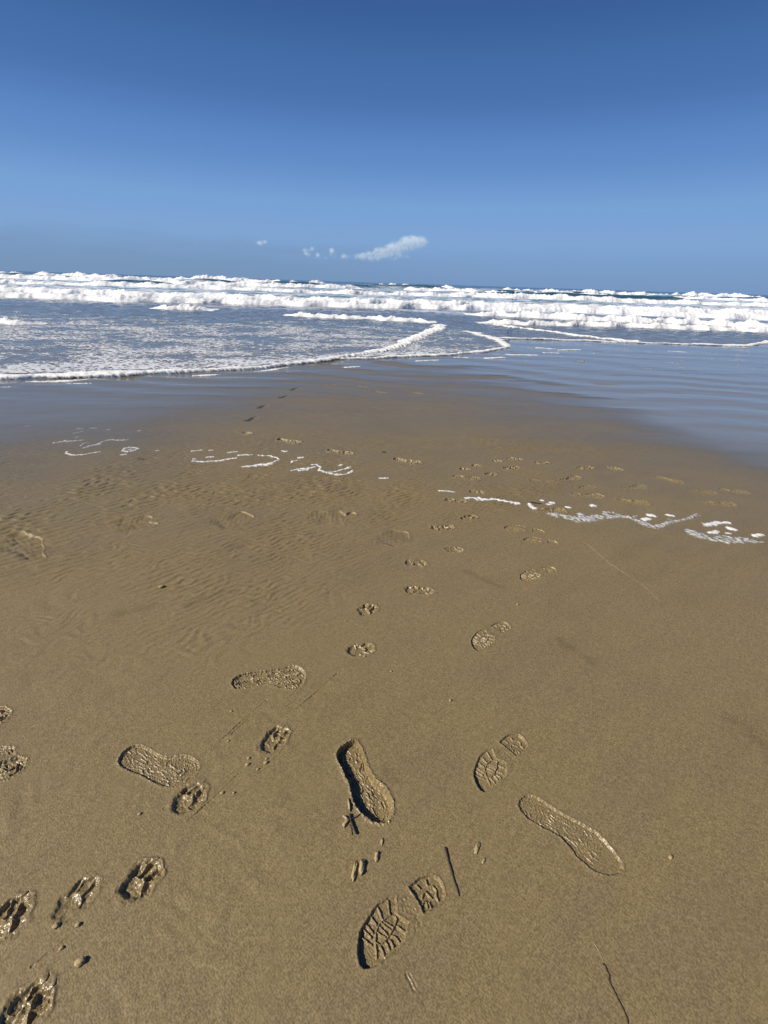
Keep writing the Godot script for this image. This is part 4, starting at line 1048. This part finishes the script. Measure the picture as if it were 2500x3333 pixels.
	foam("foam_patch", "foam dot inside the left arc", "foam", "lacy foam in the middle", [[pv([-1.66, 4.05, -1.604, 4.072]), 0.0122, 0.0108]], 0.01, 0.006, 0, on_sand)
	foam("foam_patch", "foam dot above the left arc", "foam", "lacy foam in the middle", [[pv([-1.7, 4.243, -1.674, 4.255]), 0.0122, 0.0108]], 0.01, 0.006, 0, on_sand)
	foam("foam_patch", "foam dash at the arc's upper right", "foam", "lacy foam in the middle", [[pv([-1.509, 4.203, -1.49, 4.214, -1.451, 4.231, -1.426, 4.238]), 0.0122, 0.0108]], 0.01, 0.006, 0, on_sand)
	foam("foam_patch", "long thin foam dash right of the arc", "foam", "lacy foam in the middle", [[pv([-1.393, 4.135, -1.326, 4.155, -1.264, 4.169]), 0.0122, 0.0108]], 0.01, 0.006, 0, on_sand)
	foam("foam_patch", "foam dot at the arc's left tip", "foam", "lacy foam in the middle", [[pv([-1.759, 3.999, -1.741, 4.004]), 0.0122, 0.0108]], 0.01, 0.006, 0, on_sand)
	foam("foam_patch", "foam crescent thick at its lower end", "foam", "lacy foam in the middle", [[pv([-1.207, 4.157, -1.101, 4.149, -1.017, 4.103, -0.99, 4.063]), 0.0115, 0.013], [pv([-0.99, 4.063, -1.033, 3.962, -1.071, 3.925]), 0.013, 0.0216], [pv([-1.048, 3.927, -1.146, 3.895, -1.206, 3.86]), 0.0302, 0.0324], [pv([-1.206, 3.86, -1.279, 3.834]), 0.0216, 0.0086]], 0.011, 0.007, 0.3, on_sand)
	foam("foam_patch", "net of foam strings, right end of the middle foam", "foam", "lacy foam in the middle", [[pv([-0.816, 3.786, -0.761, 3.829, -0.685, 3.855, -0.644, 3.891]), 0.0144, 0.0216], [pv([-0.678, 3.954, -0.619, 3.956, -0.579, 3.877, -0.588, 3.819, -0.512, 3.763, -0.453, 3.738, -0.395, 3.721, -0.33, 3.748, -0.29, 3.813]), 0.0144, 0.0173], [pv([-0.512, 3.763, -0.426, 3.805, -0.363, 3.87, -0.32, 3.907]), 0.0144, 0.0173], [pv([-0.453, 3.738, -0.444, 3.812]), 0.0101, 0.0086], [pv([-0.755, 3.791, -0.679, 3.814]), 0.013, 0.0115]], 0.011, 0.007, 0.35, on_sand)
	foam("foam_patch", "foam dash above the net of strings", "foam", "lacy foam in the middle", [[pv([-0.825, 4.117, -0.776, 4.133]), 0.0144, 0.0115]], 0.01, 0.006, 0, on_sand)
	foam("foam_patch", "slanting foam dash left of the net", "foam", "lacy foam in the middle", [[pv([-0.862, 3.994, -0.846, 4.034, -0.82, 4.057]), 0.0144, 0.0115]], 0.01, 0.006, 0, on_sand)
	foam("foam_patch", "foam dot over the net's right arm", "foam", "lacy foam in the middle", [[pv([-0.416, 3.961, -0.391, 3.976]), 0.0144, 0.0115]], 0.01, 0.006, 0, on_sand)
	foam("foam_patch", "bent foam fleck above the crescent", "foam", "lacy foam in the middle", [[pv([-1.009, 4.298, -0.974, 4.278, -0.954, 4.288]), 0.0144, 0.0115]], 0.01, 0.006, 0, on_sand)
	foam("foam_patch", "foam dash left of the crescent", "foam", "lacy foam in the middle", [[pv([-1.388, 4.133, -1.32, 4.165]), 0.0144, 0.0115]], 0.01, 0.006, 0, on_sand)
	foam("foam_patch", "foam fleck down and right of the net", "foam", "lacy foam in the middle", [[pv([-0.041, 3.671, 0.026, 3.683]), 0.0144, 0.0115]], 0.01, 0.006, 0, on_sand)
	foam("foam_patch", "long ragged band of bubbly foam on the right, with a looped top", "foam", "bubbly foam on the right", [[pv([1.208, 3.083, 1.262, 3.066]), 0.0216, 0.036], [pv([1.262, 3.066, 1.326, 3.041, 1.377, 3.016, 1.433, 3.007]), 0.0324, 0.054], [pv([1.433, 3.007, 1.498, 3.022, 1.567, 3.045, 1.633, 3.06, 1.696, 3.067]), 0.054, 0.0324], [pv([1.696, 3.067, 1.76, 3.077, 1.82, 3.076, 1.87, 3.098]), 0.0252, 0.0216], [pv([1.457, 3.104, 1.449, 3.05]), 0.0288, 0.036], [pv([1.655, 3.143, 1.717, 3.144, 1.748, 3.111]), 0.013, 0.0158], [pv([1.663, 3.132, 1.64, 3.063]), 0.0216, 0.0288], [pv([1.82, 3.076, 1.844, 3.025, 1.869, 2.978, 1.897, 2.94]), 0.0216, 0.036], [pv([1.873, 2.959, 1.891, 2.932, 1.945, 2.944, 2.016, 2.968, 2.103, 3.021]), 0.0324, 0.0216], [pv([2.103, 3.021, 2.175, 3.043, 2.25, 3.078, 2.357, 3.149]), 0.018, 0.0216], [pv([1.891, 2.932, 1.948, 2.889]), 0.0108, 0.0043], [pv([2.092, 3.061, 2.105, 3.024]), 0.013, 0.0144]], 0.012, 0.01, 0.95, on_sand, "bubbles")
	foam("foam_patch", "thick crescent of bubbly foam at the right edge", "foam", "bubbly foam on the right", [[pv([2.155, 2.878, 2.169, 2.831]), 0.05, 0.05], [pv([2.169, 2.831, 2.201, 2.8, 2.237, 2.776]), 0.05, 0.055], [pv([2.237, 2.776, 2.307, 2.766, 2.386, 2.771]), 0.055, 0.06], [pv([2.386, 2.771, 2.46, 2.77, 2.504, 2.76]), 0.05, 0.03], [pv([2.489, 2.79, 2.516, 2.756, 2.584, 2.752]), 0.015, 0.008]], 0.012, 0.012, 0.85, on_sand, "bubbles")
	foam("foam_patch", "foam lump above the right crescent, largest", "foam", "stray foam spots on the right", [[pv([2.327, 2.99, 2.391, 3.005, 2.445, 3.032]), 0.03, 0.03]], 0.01, 0.008, 0.15, on_sand)
	foam("foam_patch", "oval foam spot right of the largest lump", "foam", "stray foam spots on the right", [[pv([2.488, 3.032, 2.522, 3.034]), 0.022, 0.022]], 0.01, 0.008, 0.15, on_sand)
	foam("foam_patch", "oval foam spot above the crescent's right half", "foam", "stray foam spots on the right", [[pv([2.466, 2.948, 2.488, 2.925]), 0.028, 0.028]], 0.01, 0.008, 0.15, on_sand)
	foam("foam_patch", "forked foam fleck inside the crescent", "foam", "stray foam spots on the right", [[pv([2.275, 2.868, 2.307, 2.864, 2.345, 2.891]), 0.022, 0.022]], 0.01, 0.008, 0.15, on_sand)
	foam("foam_patch", "foam tuft at the crescent's right tip", "foam", "stray foam spots on the right", [[pv([2.582, 2.842, 2.633, 2.867]), 0.024, 0.024]], 0.01, 0.008, 0.15, on_sand)
	foam("foam_patch", "small foam dot inside the crescent", "foam", "stray foam spots on the right", [[pv([2.407, 2.87, 2.418, 2.867]), 0.016, 0.016]], 0.01, 0.008, 0.15, on_sand)
	foam("foam_patch", "oval foam spot over the ragged band, left", "foam", "stray foam spots on the right", [[pv([1.979, 3.123, 2.017, 3.111]), 0.024, 0.024]], 0.01, 0.008, 0.15, on_sand)
	foam("foam_patch", "oval foam spot over the ragged band, right", "foam", "stray foam spots on the right", [[pv([2.132, 3.129, 2.151, 3.123]), 0.022, 0.022]], 0.01, 0.008, 0.15, on_sand)
	foam("foam_patch", "oval foam spot on the sand over the band's middle", "foam", "stray foam spots on the right", [[pv([1.606, 3.262, 1.624, 3.26]), 0.024, 0.024]], 0.01, 0.006, 0.1, on_sand)
	foam("foam_patch", "faint foam spot left of the oval one", "foam", "stray foam spots on the right", [[pv([1.4, 3.214, 1.416, 3.214]), 0.02, 0.02]], 0.01, 0.006, 0.1, on_sand)
	foam("foam_patch", "faint foam spot, pair, upper", "foam", "stray foam spots on the right", [[pv([1.294, 3.284, 1.313, 3.284]), 0.02, 0.02]], 0.01, 0.006, 0.1, on_sand)
	foam("foam_patch", "faint foam spot, pair, lower", "foam", "stray foam spots on the right", [[pv([1.264, 3.249, 1.283, 3.249]), 0.018, 0.018]], 0.01, 0.006, 0.1, on_sand)
	foam("foam_patch", "faint foam spot left of the pair", "foam", "stray foam spots on the right", [[pv([1.235, 3.319, 1.248, 3.318]), 0.016, 0.016]], 0.01, 0.006, 0.1, on_sand)
	foam("foam_patch", "foam tuft at the band's left tip", "foam", "stray foam spots on the right", [[pv([1.122, 3.249, 1.117, 3.205, 1.136, 3.175]), 0.022, 0.022]], 0.01, 0.006, 0.1, on_sand)
	foam("foam_patch", "oval foam spot touching the band's right arm", "foam", "stray foam spots on the right", [[pv([1.908, 3.053, 1.944, 3.058]), 0.026, 0.026]], 0.01, 0.006, 0.1, on_sand)
	foam("foam_patch", "foam spot where two foam bands meet", "foam", "stray foam spots on the right", [[pv([1.98, 3.125, 2.001, 3.124]), 0.022, 0.022]], 0.01, 0.006, 0.1, on_sand)
	foam("foam_patch", "foam dot left of the band's left tip", "foam", "stray foam spots on the right", [[pv([1.018, 3.25, 1.037, 3.249]), 0.02, 0.02]], 0.01, 0.006, 0.1, on_sand)
	foam("foam_patch", "thin foam thread winding right from the paw marks", "foam", "", [[pv([0.645, 3.324, 0.698, 3.328, 0.734, 3.3, 0.775, 3.3, 0.822, 3.304]), 0.018, 0.02], [pv([0.735, 3.339, 0.786, 3.301]), 0.012, 0.014], [pv([0.822, 3.307, 0.871, 3.319, 0.908, 3.299, 0.963, 3.287, 0.998, 3.265, 1.035, 3.252]), 0.022, 0.012]], 0.01, 0.006, 0.3, on_sand)
	foam("foam_patch", "short faint foam thread left of the winding one", "foam", "", [[pv([0.44, 3.449, 0.506, 3.446, 0.571, 3.433]), 0.012, 0.008]], 0.01, 0.004, 0.2, on_sand)
	foam("foam_patch", "small white foam spot on the shine at far right", "foam", "", [[pv([8.085, 14.184, 8.49, 14.072]), 0.05, 0.05]], 0.03, 0.01, 0.1, on_sand)
	foam("foam_edge", "thick white foam edge of the nearest swash on the left", "foam", "foam edges of the swash", [[pv([-9.182, 5.923, -7.397, 6.513, -6.003, 7.248, -5.101, 7.525, -4.174, 7.903]), 0.2, 0.15], [pv([-4.174, 7.903, -3.52, 8.205, -2.832, 8.576, -2.335, 8.931, -1.829, 9.484]), 0.09, 0.09], [pv([-1.829, 9.484, -1.434, 9.939, -1.009, 10.508]), 0.1, 0.13]], 0.03, 0.05, 0.1, on_water)
	foam("foam_sheet", "flat foam sheet lying ahead of the left swash edge, longest", "foam", "flat foam ahead of the swash", [[pv([-5.429, 7.044, -5.031, 7.185, -4.432, 7.521]), 0.1, 0.05]], 0.025, 0.015, 0.3, on_sand)
	foam("foam_sheet", "flat foam sheet ahead of the middle of the left swash edge", "foam", "flat foam ahead of the swash", [[pv([-3.273, 7.978, -2.733, 8.257, -2.262, 8.634, -1.939, 9.118]), 0.06, 0.07]], 0.025, 0.015, 0.3, on_sand)
	foam("foam_sheet", "flat foam scrap in the left corner below the swash edge", "foam", "flat foam ahead of the swash", [[pv([-5.523, 6.615, -5.329, 6.712]), 0.05, 0.04]], 0.025, 0.015, 0.3, on_sand)
	foam("foam_sheet", "thin foam strip below the longest flat foam sheet", "foam", "flat foam ahead of the swash", [[pv([-5.172, 6.873, -4.499, 7.125]), 0.035, 0.02]], 0.025, 0.015, 0.3, on_sand)
	foam("foam_edge", "puffy foam edge climbing seaward in the centre", "foam", "foam edges of the swash", [[pv([-1.009, 10.508, -0.44, 11.411, 0.11, 12.452]), 0.13, 0.2], [pv([0.11, 12.452, 0.514, 13.993, 0.96, 16.13]), 0.22, 0.28], [pv([0.96, 16.13, 1.848, 19.241, 2.171, 21.71]), 0.22, 0.3]], 0.03, 0.06, 0.35, on_water)
	foam("foam_edge", "foam edge of the small tongue of water in the centre", "foam", "foam edges of the swash", [[pv([-0.99, 10.302, -0.406, 10.572, 0.209, 11.008]), 0.06, 0.07], [pv([0.209, 11.008, 1.437, 11.615, 2.504, 12.59, 3.273, 13.614]), 0.08, 0.09], [pv([3.273, 13.614, 3.414, 14.861, 3.403, 15.846]), 0.1, 0.2], [pv([3.403, 15.846, 3.31, 16.951, 2.946, 18.777]), 0.24, 0.2]], 0.025, 0.03, 0.2, on_water)
	foam("foam_edge", "long foam edge of the far swash on the right", "foam", "foam edges of the swash", [[pv([3.588, 16.375, 4.93, 16.5, 6.229, 16.45, 7.799, 16.338]), 0.1, 0.09], [pv([7.799, 16.338, 9.396, 16.312, 11.101, 16.461, 11.946, 16.566, 14.118, 18.485, 19.148, 21.499, 37.36, 29.908]), 0.1, 0.15]], 0.035, 0.03, 0.1, on_water)
	foam("foam_edge", "slanting foam edge behind the far swash on the right", "foam", "foam edges of the swash", [[pv([4.909, 23.276, 5.629, 21.818, 6.413, 20.375, 6.928, 18.625, 7.441, 17.332, 8.334, 16.655]), 0.18, 0.14]], 0.05, 0.06, 0.1, on_water)
	foam("foam_scrap", "small foam scrap just below the central tongue", "foam", "foam scraps around the central tongue", [[pv([1.556, 11.242, 1.823, 11.226]), 0.06, 0.05]], 0.012, 0.01, 0.35, on_water2)
	foam("foam_scrap", "foam scrap below the tongue's right part", "foam", "foam scraps around the central tongue", [[pv([2.256, 11.248, 2.688, 11.503]), 0.09, 0.07]], 0.012, 0.01, 0.35, on_water2)
	foam("foam_scrap", "long foam scrap right of the tongue's tip", "foam", "foam scraps around the central tongue", [[pv([2.983, 12.071, 3.697, 12.156]), 0.09, 0.05]], 0.012, 0.01, 0.35, on_water2)
	foam("foam_scrap", "foam scrap below the tongue's left part", "foam", "foam scraps around the central tongue", [[pv([0.603, 10.446, 1.076, 10.689]), 0.05, 0.04]], 0.012, 0.01, 0.35, on_water2)
	foam("foam_scrap", "leftmost foam scrap below the puffy edge", "foam", "foam scraps around the central tongue", [[pv([-0.848, 9.279, -0.589, 9.445]), 0.05, 0.04]], 0.012, 0.01, 0.35, on_water2)
	foam("foam_scrap", "foam scrap farthest out beyond the tongue's tip", "foam", "foam scraps around the central tongue", [[pv([4.181, 13.863, 4.535, 13.737]), 0.06, 0.06]], 0.012, 0.01, 0.35, on_water2)
	foam("foam_scrap", "rightmost foam scrap beyond the tongue's tip", "foam", "foam scraps around the central tongue", [[pv([4.704, 13.46, 5.312, 13.727]), 0.07, 0.05]], 0.012, 0.01, 0.35, on_water2)
	foam("foam_scrap", "foam scrap between the long one and the rightmost", "foam", "foam scraps around the central tongue", [[pv([4.029, 12.69, 4.39, 12.686]), 0.06, 0.05]], 0.012, 0.01, 0.35, on_water2)
	foam("foam_streaks", "thin streaks of foam scattered over the shine on the right", "foam", "", [[pv([4.658, 13.84, 4.735, 13.842]), 0.009, 0.008], [pv([8.24, 11.468, 8.314, 11.469]), 0.013, 0.008], [pv([4.131, 13.68, 4.328, 13.684]), 0.016, 0.011], [pv([9.397, 14.581, 9.557, 14.584]), 0.015, 0.011], [pv([10.701, 15.603, 10.88, 15.607]), 0.013, 0.007], [pv([6.75, 14.494, 6.948, 14.498]), 0.013, 0.008], [pv([8.891, 12.53, 9.062, 12.533]), 0.013, 0.008], [pv([6.831, 12.691, 6.924, 12.693]), 0.016, 0.006], [pv([6.228, 12.366, 6.417, 12.369]), 0.01, 0.008], [pv([3.087, 12.748, 3.225, 12.751]), 0.01, 0.008], [pv([6.444, 10.762, 6.578, 10.764]), 0.018, 0.006], [pv([9.144, 13.95, 9.268, 13.952]), 0.009, 0.008], [pv([10.305, 14.036, 10.366, 14.037]), 0.01, 0.011], [pv([5.297, 12.998, 5.493, 13.001]), 0.012, 0.007], [pv([3.295, 13.746, 3.453, 13.749]), 0.009, 0.006], [pv([6.438, 13.5, 6.509, 13.502]), 0.013, 0.011], [pv([5.864, 13.356, 6.042, 13.359]), 0.013, 0.006], [pv([4.539, 13.05, 4.624, 13.052]), 0.017, 0.007], [pv([10.25, 13.648, 10.405, 13.65]), 0.016, 0.01], [pv([6.926, 14.521, 7.127, 14.524]), 0.017, 0.012], [pv([4.446, 11.2, 4.572, 11.202]), 0.016, 0.009], [pv([6.615, 11.558, 6.783, 11.561]), 0.018, 0.006], [pv([8.169, 10.884, 8.217, 10.885]), 0.017, 0.007], [pv([9.046, 12.161, 9.116, 12.163]), 0.014, 0.009], [pv([10.511, 15.36, 10.707, 15.364]), 0.017, 0.009], [pv([10.113, 14.721, 10.225, 14.723]), 0.017, 0.011], [pv([8.418, 12.27, 8.517, 12.271]), 0.016, 0.009], [pv([8.8, 13.768, 8.93, 13.77]), 0.018, 0.007], [pv([3.021, 11.025, 3.129, 11.026]), 0.012, 0.011], [pv([9.737, 15.466, 9.831, 15.468]), 0.011, 0.011], [pv([10.19, 14.894, 10.331, 14.896]), 0.011, 0.009], [pv([8.404, 11.848, 8.492, 11.849]), 0.013, 0.009], [pv([7.612, 12.63, 7.697, 12.631]), 0.016, 0.008], [pv([6.716, 10.519, 6.839, 10.521]), 0.014, 0.008], [pv([9.305, 13.106, 9.401, 13.108]), 0.017, 0.011], [pv([6.913, 12.66, 7.074, 12.662]), 0.012, 0.01], [pv([3.851, 13.74, 4.03, 13.743]), 0.01, 0.011], [pv([4.821, 11.599, 4.949, 11.601]), 0.009, 0.008], [pv([10.789, 15.033, 10.903, 15.035]), 0.011, 0.006], [pv([7.372, 11.263, 7.436, 11.264]), 0.014, 0.009], [pv([5.549, 10.444, 5.707, 10.446]), 0.009, 0.01], [pv([6.626, 11.335, 6.778, 11.337]), 0.011, 0.012], [pv([5.021, 11.551, 5.159, 11.553]), 0.011, 0.007], [pv([4.425, 11.31, 4.585, 11.313]), 0.012, 0.008], [pv([9.179, 14.011, 9.234, 14.012]), 0.01, 0.009], [pv([7.076, 11.944, 7.253, 11.946]), 0.014, 0.007], [pv([8.873, 12.39, 8.934, 12.391]), 0.011, 0.007], [pv([8.055, 11.098, 8.117, 11.099]), 0.01, 0.008], [pv([10.993, 15.189, 11.17, 15.193]), 0.013, 0.012], [pv([3.634, 13.98, 3.707, 13.981]), 0.009, 0.012]], 0.015, 0.005, 0.15, on_water2, "bubbles")
	# ---- sticks, straw, clods and crumbs
	lay("sand_clod", "left of two parallel sand coated stubs", "clod", "sand coated bits of stem near the deepest shoe print", Vector2(-0.054, 0.702), Vector2(-0.049, 0.747), 0.01, 0.011, "clod", 0.3, 0.65, 0.55)
	lay("sand_clod", "right and stouter of two parallel sand coated stubs", "clod", "sand coated bits of stem near the deepest shoe print", Vector2(-0.033, 0.716), Vector2(-0.029, 0.753), 0.014, 0.014, "clod", 0.3, 0.65, 0.55)
	lay("sand_clod", "sand coated stub up and right of the parallel pair", "clod", "sand coated bits of stem near the deepest shoe print", Vector2(0.009, 0.75), Vector2(0.012, 0.776), 0.011, 0.01, "clod", 0.3, 0.65, 0.55)
	lay("sand_clod", "small crumbly stub above the other three", "clod", "sand coated bits of stem near the deepest shoe print", Vector2(0.025, 0.795), Vector2(0.026, 0.814), 0.007, 0.006, "clod", 0.3, 0.65, 0.55)
	lay("sand_clod", "slim sand coated stub at the toe wall of the deepest print", "clod", "sand coated bits of stem near the deepest shoe print", Vector2(-0.077, 0.89), Vector2(-0.086, 0.928), 0.007, 0.011, "clod", 0.3, 0.65, 0.55)
	lay("sand_clod", "sand coated stub leaning against the crossed twigs", "clod", "sand coated bits of stem near the deepest shoe print", Vector2(-0.094, 0.841), Vector2(-0.081, 0.865), 0.011, 0.011, "clod", 0.3, 0.65, 0.55)
	lay("shell_sliver", "bright white sliver on the crossed twigs", "shell", "", Vector2(-0.097, 0.873), Vector2(-0.082, 0.861), 0.006, 0.006, "straw", -0.6, 0.65, 0.55)
	lay("sand_clod", "pale seed shaped bit right of the long stick", "clod", "", Vector2(0.302, 0.78), Vector2(0.316, 0.809), 0.01, 0.008, "clod", 0.3, 0.65, 0.55)
	lay("sand_clod", "pair of tiny crumbs below the seed shaped bit", "clod", "", Vector2(0.318, 0.755), Vector2(0.327, 0.768), 0.006, 0.005, "clod", 0.3, 0.65, 0.55)
	lay("sand_clod", "flat chip on the rippled sand at the left", "clod", "", Vector2(-1.192, 2.024), Vector2(-1.171, 2.04), 0.016, 0.01, "clod", 0.3, 0.65, 0.55)
	lay("sand_crumb", "round crumb left of the lumpy double paw print", "crumb", "crumbs of sand and shell", Vector2(-0.449, 1.033), Vector2(-0.436, 1.039), 0.011, 0.0088, "clod", 0.2, 0.8, 0.35)
	lay("sand_crumb", "upper crumb left of the lumpy double paw print", "crumb", "crumbs of sand and shell", Vector2(-0.449, 1.058), Vector2(-0.44, 1.063), 0.008, 0.0064, "clod", 0.2, 0.8, 0.35)
	lay("sand_crumb", "crumb below the lumpy double paw print", "crumb", "crumbs of sand and shell", Vector2(-0.388, 1.041), Vector2(-0.374, 1.047), 0.011, 0.0088, "clod", 0.2, 0.8, 0.35)
	lay("sand_crumb", "smaller crumb just under the lumpy double paw print", "crumb", "crumbs of sand and shell", Vector2(-0.386, 1.057), Vector2(-0.378, 1.061), 0.007, 0.0056, "clod", 0.2, 0.8, 0.35)
	lay("sand_crumb", "crumb on the drag line", "crumb", "crumbs of sand and shell", Vector2(-0.407, 1.018), Vector2(-0.398, 1.022), 0.007, 0.0056, "clod", 0.2, 0.8, 0.35)
	lay("sand_crumb", "largest lone crumb at lower left, with a black shadow", "crumb", "crumbs of sand and shell", Vector2(-0.713, 0.508), Vector2(-0.692, 0.517), 0.017, 0.0136, "clod", 0.2, 0.8, 0.35)
	lay("sand_crumb", "crumb below the slid paw print", "crumb", "crumbs of sand and shell", Vector2(-0.813, 0.577), Vector2(-0.799, 0.584), 0.012, 0.0096, "clod", 0.2, 0.8, 0.35)
	lay("sand_crumb", "crumb right below the slid paw print", "crumb", "crumbs of sand and shell", Vector2(-0.758, 0.581), Vector2(-0.746, 0.587), 0.01, 0.008, "clod", 0.2, 0.8, 0.35)
	lay("sand_crumb", "crumb between the paw print and the lone large crumb", "crumb", "crumbs of sand and shell", Vector2(-0.77, 0.535), Vector2(-0.76, 0.54), 0.008, 0.0064, "clod", 0.2, 0.8, 0.35)
	lay("sand_crumb", "crumb right of the drag line", "crumb", "crumbs of sand and shell", Vector2(-0.502, 0.933), Vector2(-0.491, 0.938), 0.009, 0.0072, "clod", 0.2, 0.8, 0.35)
	lay("sand_crumb", "speck above the drag line", "crumb", "crumbs of sand and shell", Vector2(-0.568, 1.251), Vector2(-0.561, 1.254), 0.006, 0.0048, "clod", 0.2, 0.8, 0.35)
	lay("sand_crumb", "speck beside the drag line", "crumb", "crumbs of sand and shell", Vector2(-0.54, 1.123), Vector2(-0.533, 1.126), 0.006, 0.0048, "clod", 0.2, 0.8, 0.35)
	lay("sand_crumb", "speck between the two largest trails", "crumb", "crumbs of sand and shell", Vector2(-0.735, 0.86), Vector2(-0.725, 0.865), 0.008, 0.0064, "clod", 0.2, 0.8, 0.35)
	lay("sand_crumb", "speck right of the other crumb", "crumb", "crumbs of sand and shell", Vector2(-0.463, 0.935), Vector2(-0.455, 0.939), 0.007, 0.0056, "clod", 0.2, 0.8, 0.35)
	lay("sand_crumb", "bright speck between two paw prints", "crumb", "crumbs of sand and shell", Vector2(-0.177, 1.802), Vector2(-0.169, 1.805), 0.006, 0.0048, "clod", 0.2, 0.8, 0.35)
	lay("sand_crumb", "speck below the wide double paw print", "crumb", "crumbs of sand and shell", Vector2(-0.07, 1.564), Vector2(-0.061, 1.568), 0.008, 0.0064, "clod", 0.2, 0.8, 0.35)
	lay("sand_crumb", "chip on the open sand in the middle", "crumb", "crumbs of sand and shell", Vector2(0.049, 1.48), Vector2(0.057, 1.484), 0.007, 0.0056, "clod", 0.2, 0.8, 0.35)
	lay("sand_crumb", "pale chip left of the lugged boot print", "crumb", "crumbs of sand and shell", Vector2(0.286, 1.334), Vector2(0.296, 1.339), 0.009, 0.0072, "clod", 0.2, 0.8, 0.35)
	lay("sand_crumb", "pale chip right of the small boot print", "crumb", "crumbs of sand and shell", Vector2(0.712, 1.974), Vector2(0.724, 1.979), 0.01, 0.008, "clod", 0.2, 0.8, 0.35)
	lay("sand_crumb", "speck under the crumbled shoe print", "crumb", "crumbs of sand and shell", Vector2(-0.57, 1.252), Vector2(-0.563, 1.255), 0.006, 0.0048, "clod", 0.2, 0.8, 0.35)
	lay("sand_crumb", "half buried chip right of the long sole print", "crumb", "crumbs of sand and shell", Vector2(0.874, 0.783), Vector2(0.886, 0.789), 0.01, 0.008, "clod", 0.2, 0.8, 0.35)
	lay("sand_crumb", "crumb beside the broad sole's trail", "crumb", "crumbs of sand and shell", Vector2(-0.444, 1.034), Vector2(-0.435, 1.038), 0.008, 0.0064, "clod", 0.2, 0.8, 0.35)
	lay("sand_crumb", "crumb right of the broad sole's trail", "crumb", "crumbs of sand and shell", Vector2(-0.383, 1.044), Vector2(-0.374, 1.048), 0.008, 0.0064, "clod", 0.2, 0.8, 0.35)
	stick("driftwood_stick", "thin dark brown stick between the two nearest prints", "stick", pv([0.213, 0.795, 0.218, 0.765, 0.224, 0.737, 0.23, 0.709, 0.237, 0.685, 0.239, 0.672]), 0.0031, 0.0018, 0.0022, 0.0015, "wood", "")
	stick("twig", "wiry dark root winding out at the bottom right", "twig", pv([0.578, 0.541, 0.584, 0.537, 0.584, 0.527, 0.587, 0.519, 0.582, 0.51, 0.585, 0.496, 0.589, 0.481, 0.594, 0.461, 0.597, 0.444, 0.594, 0.435]), 0.0018, 0.0014, 0.001, 0.001, "wood", "")
	stick("twig", "stoutest of the crossed twigs, pointing at the camera", "twig", pv([-0.077, 0.881, -0.074, 0.865, -0.065, 0.842, -0.053, 0.82]), 0.0032, 0.0034, 0.004, 0.006, "wood", "twigs crossed beside the deepest shoe print")
	stick("twig", "thin crossed twig reaching to the print's wall", "twig", pv([-0.073, 0.865, -0.056, 0.872, -0.043, 0.884]), 0.0016, 0.001, 0.005, 0.002, "wood", "twigs crossed beside the deepest shoe print")
	stick("twig", "hair thin greenish stalk under the crossed twigs", "twig", pv([-0.076, 0.851, -0.069, 0.835, -0.064, 0.818]), 0.0009, 0.0007, 0.003, 0.001, "wood", "twigs crossed beside the deepest shoe print")
	stick("twig", "short dark twig at the left tip of the bubbly foam", "twig", pv([1.123, 3.264, 1.166, 3.26, 1.214, 3.25]), 0.006, 0.004, 0.006, 0.005, "wood", "")
	stick("twig", "short dark twig left of the far paw trail", "twig", pv([-0.042, 4.346, 0.002, 4.354]), 0.007, 0.005, 0.006, 0.005, "wood", "")
	stick("twig", "dark scrap of weed below the ring shaped foam", "twig", pv([-2.25, 3.953, -2.215, 3.944, -2.18, 3.923]), 0.01, 0.006, 0.006, 0.006, "wood", "")
	stick("straw", "long pale straw lying straight across the right side", "straw", pv([1.322, 2.698, 1.356, 2.601, 1.391, 2.424, 1.433, 2.322, 1.484, 2.219, 1.501, 2.116, 1.505, 2.047]), 0.001, 0.0006, -0.0003, 0.0, "straw", "")
	stick("straw", "pale thread of grass above the wiry root", "straw", pv([0.572, 0.582, 0.58, 0.565, 0.583, 0.542]), 0.0008, 0.0006, 0.0005, 0.0005, "straw", "")
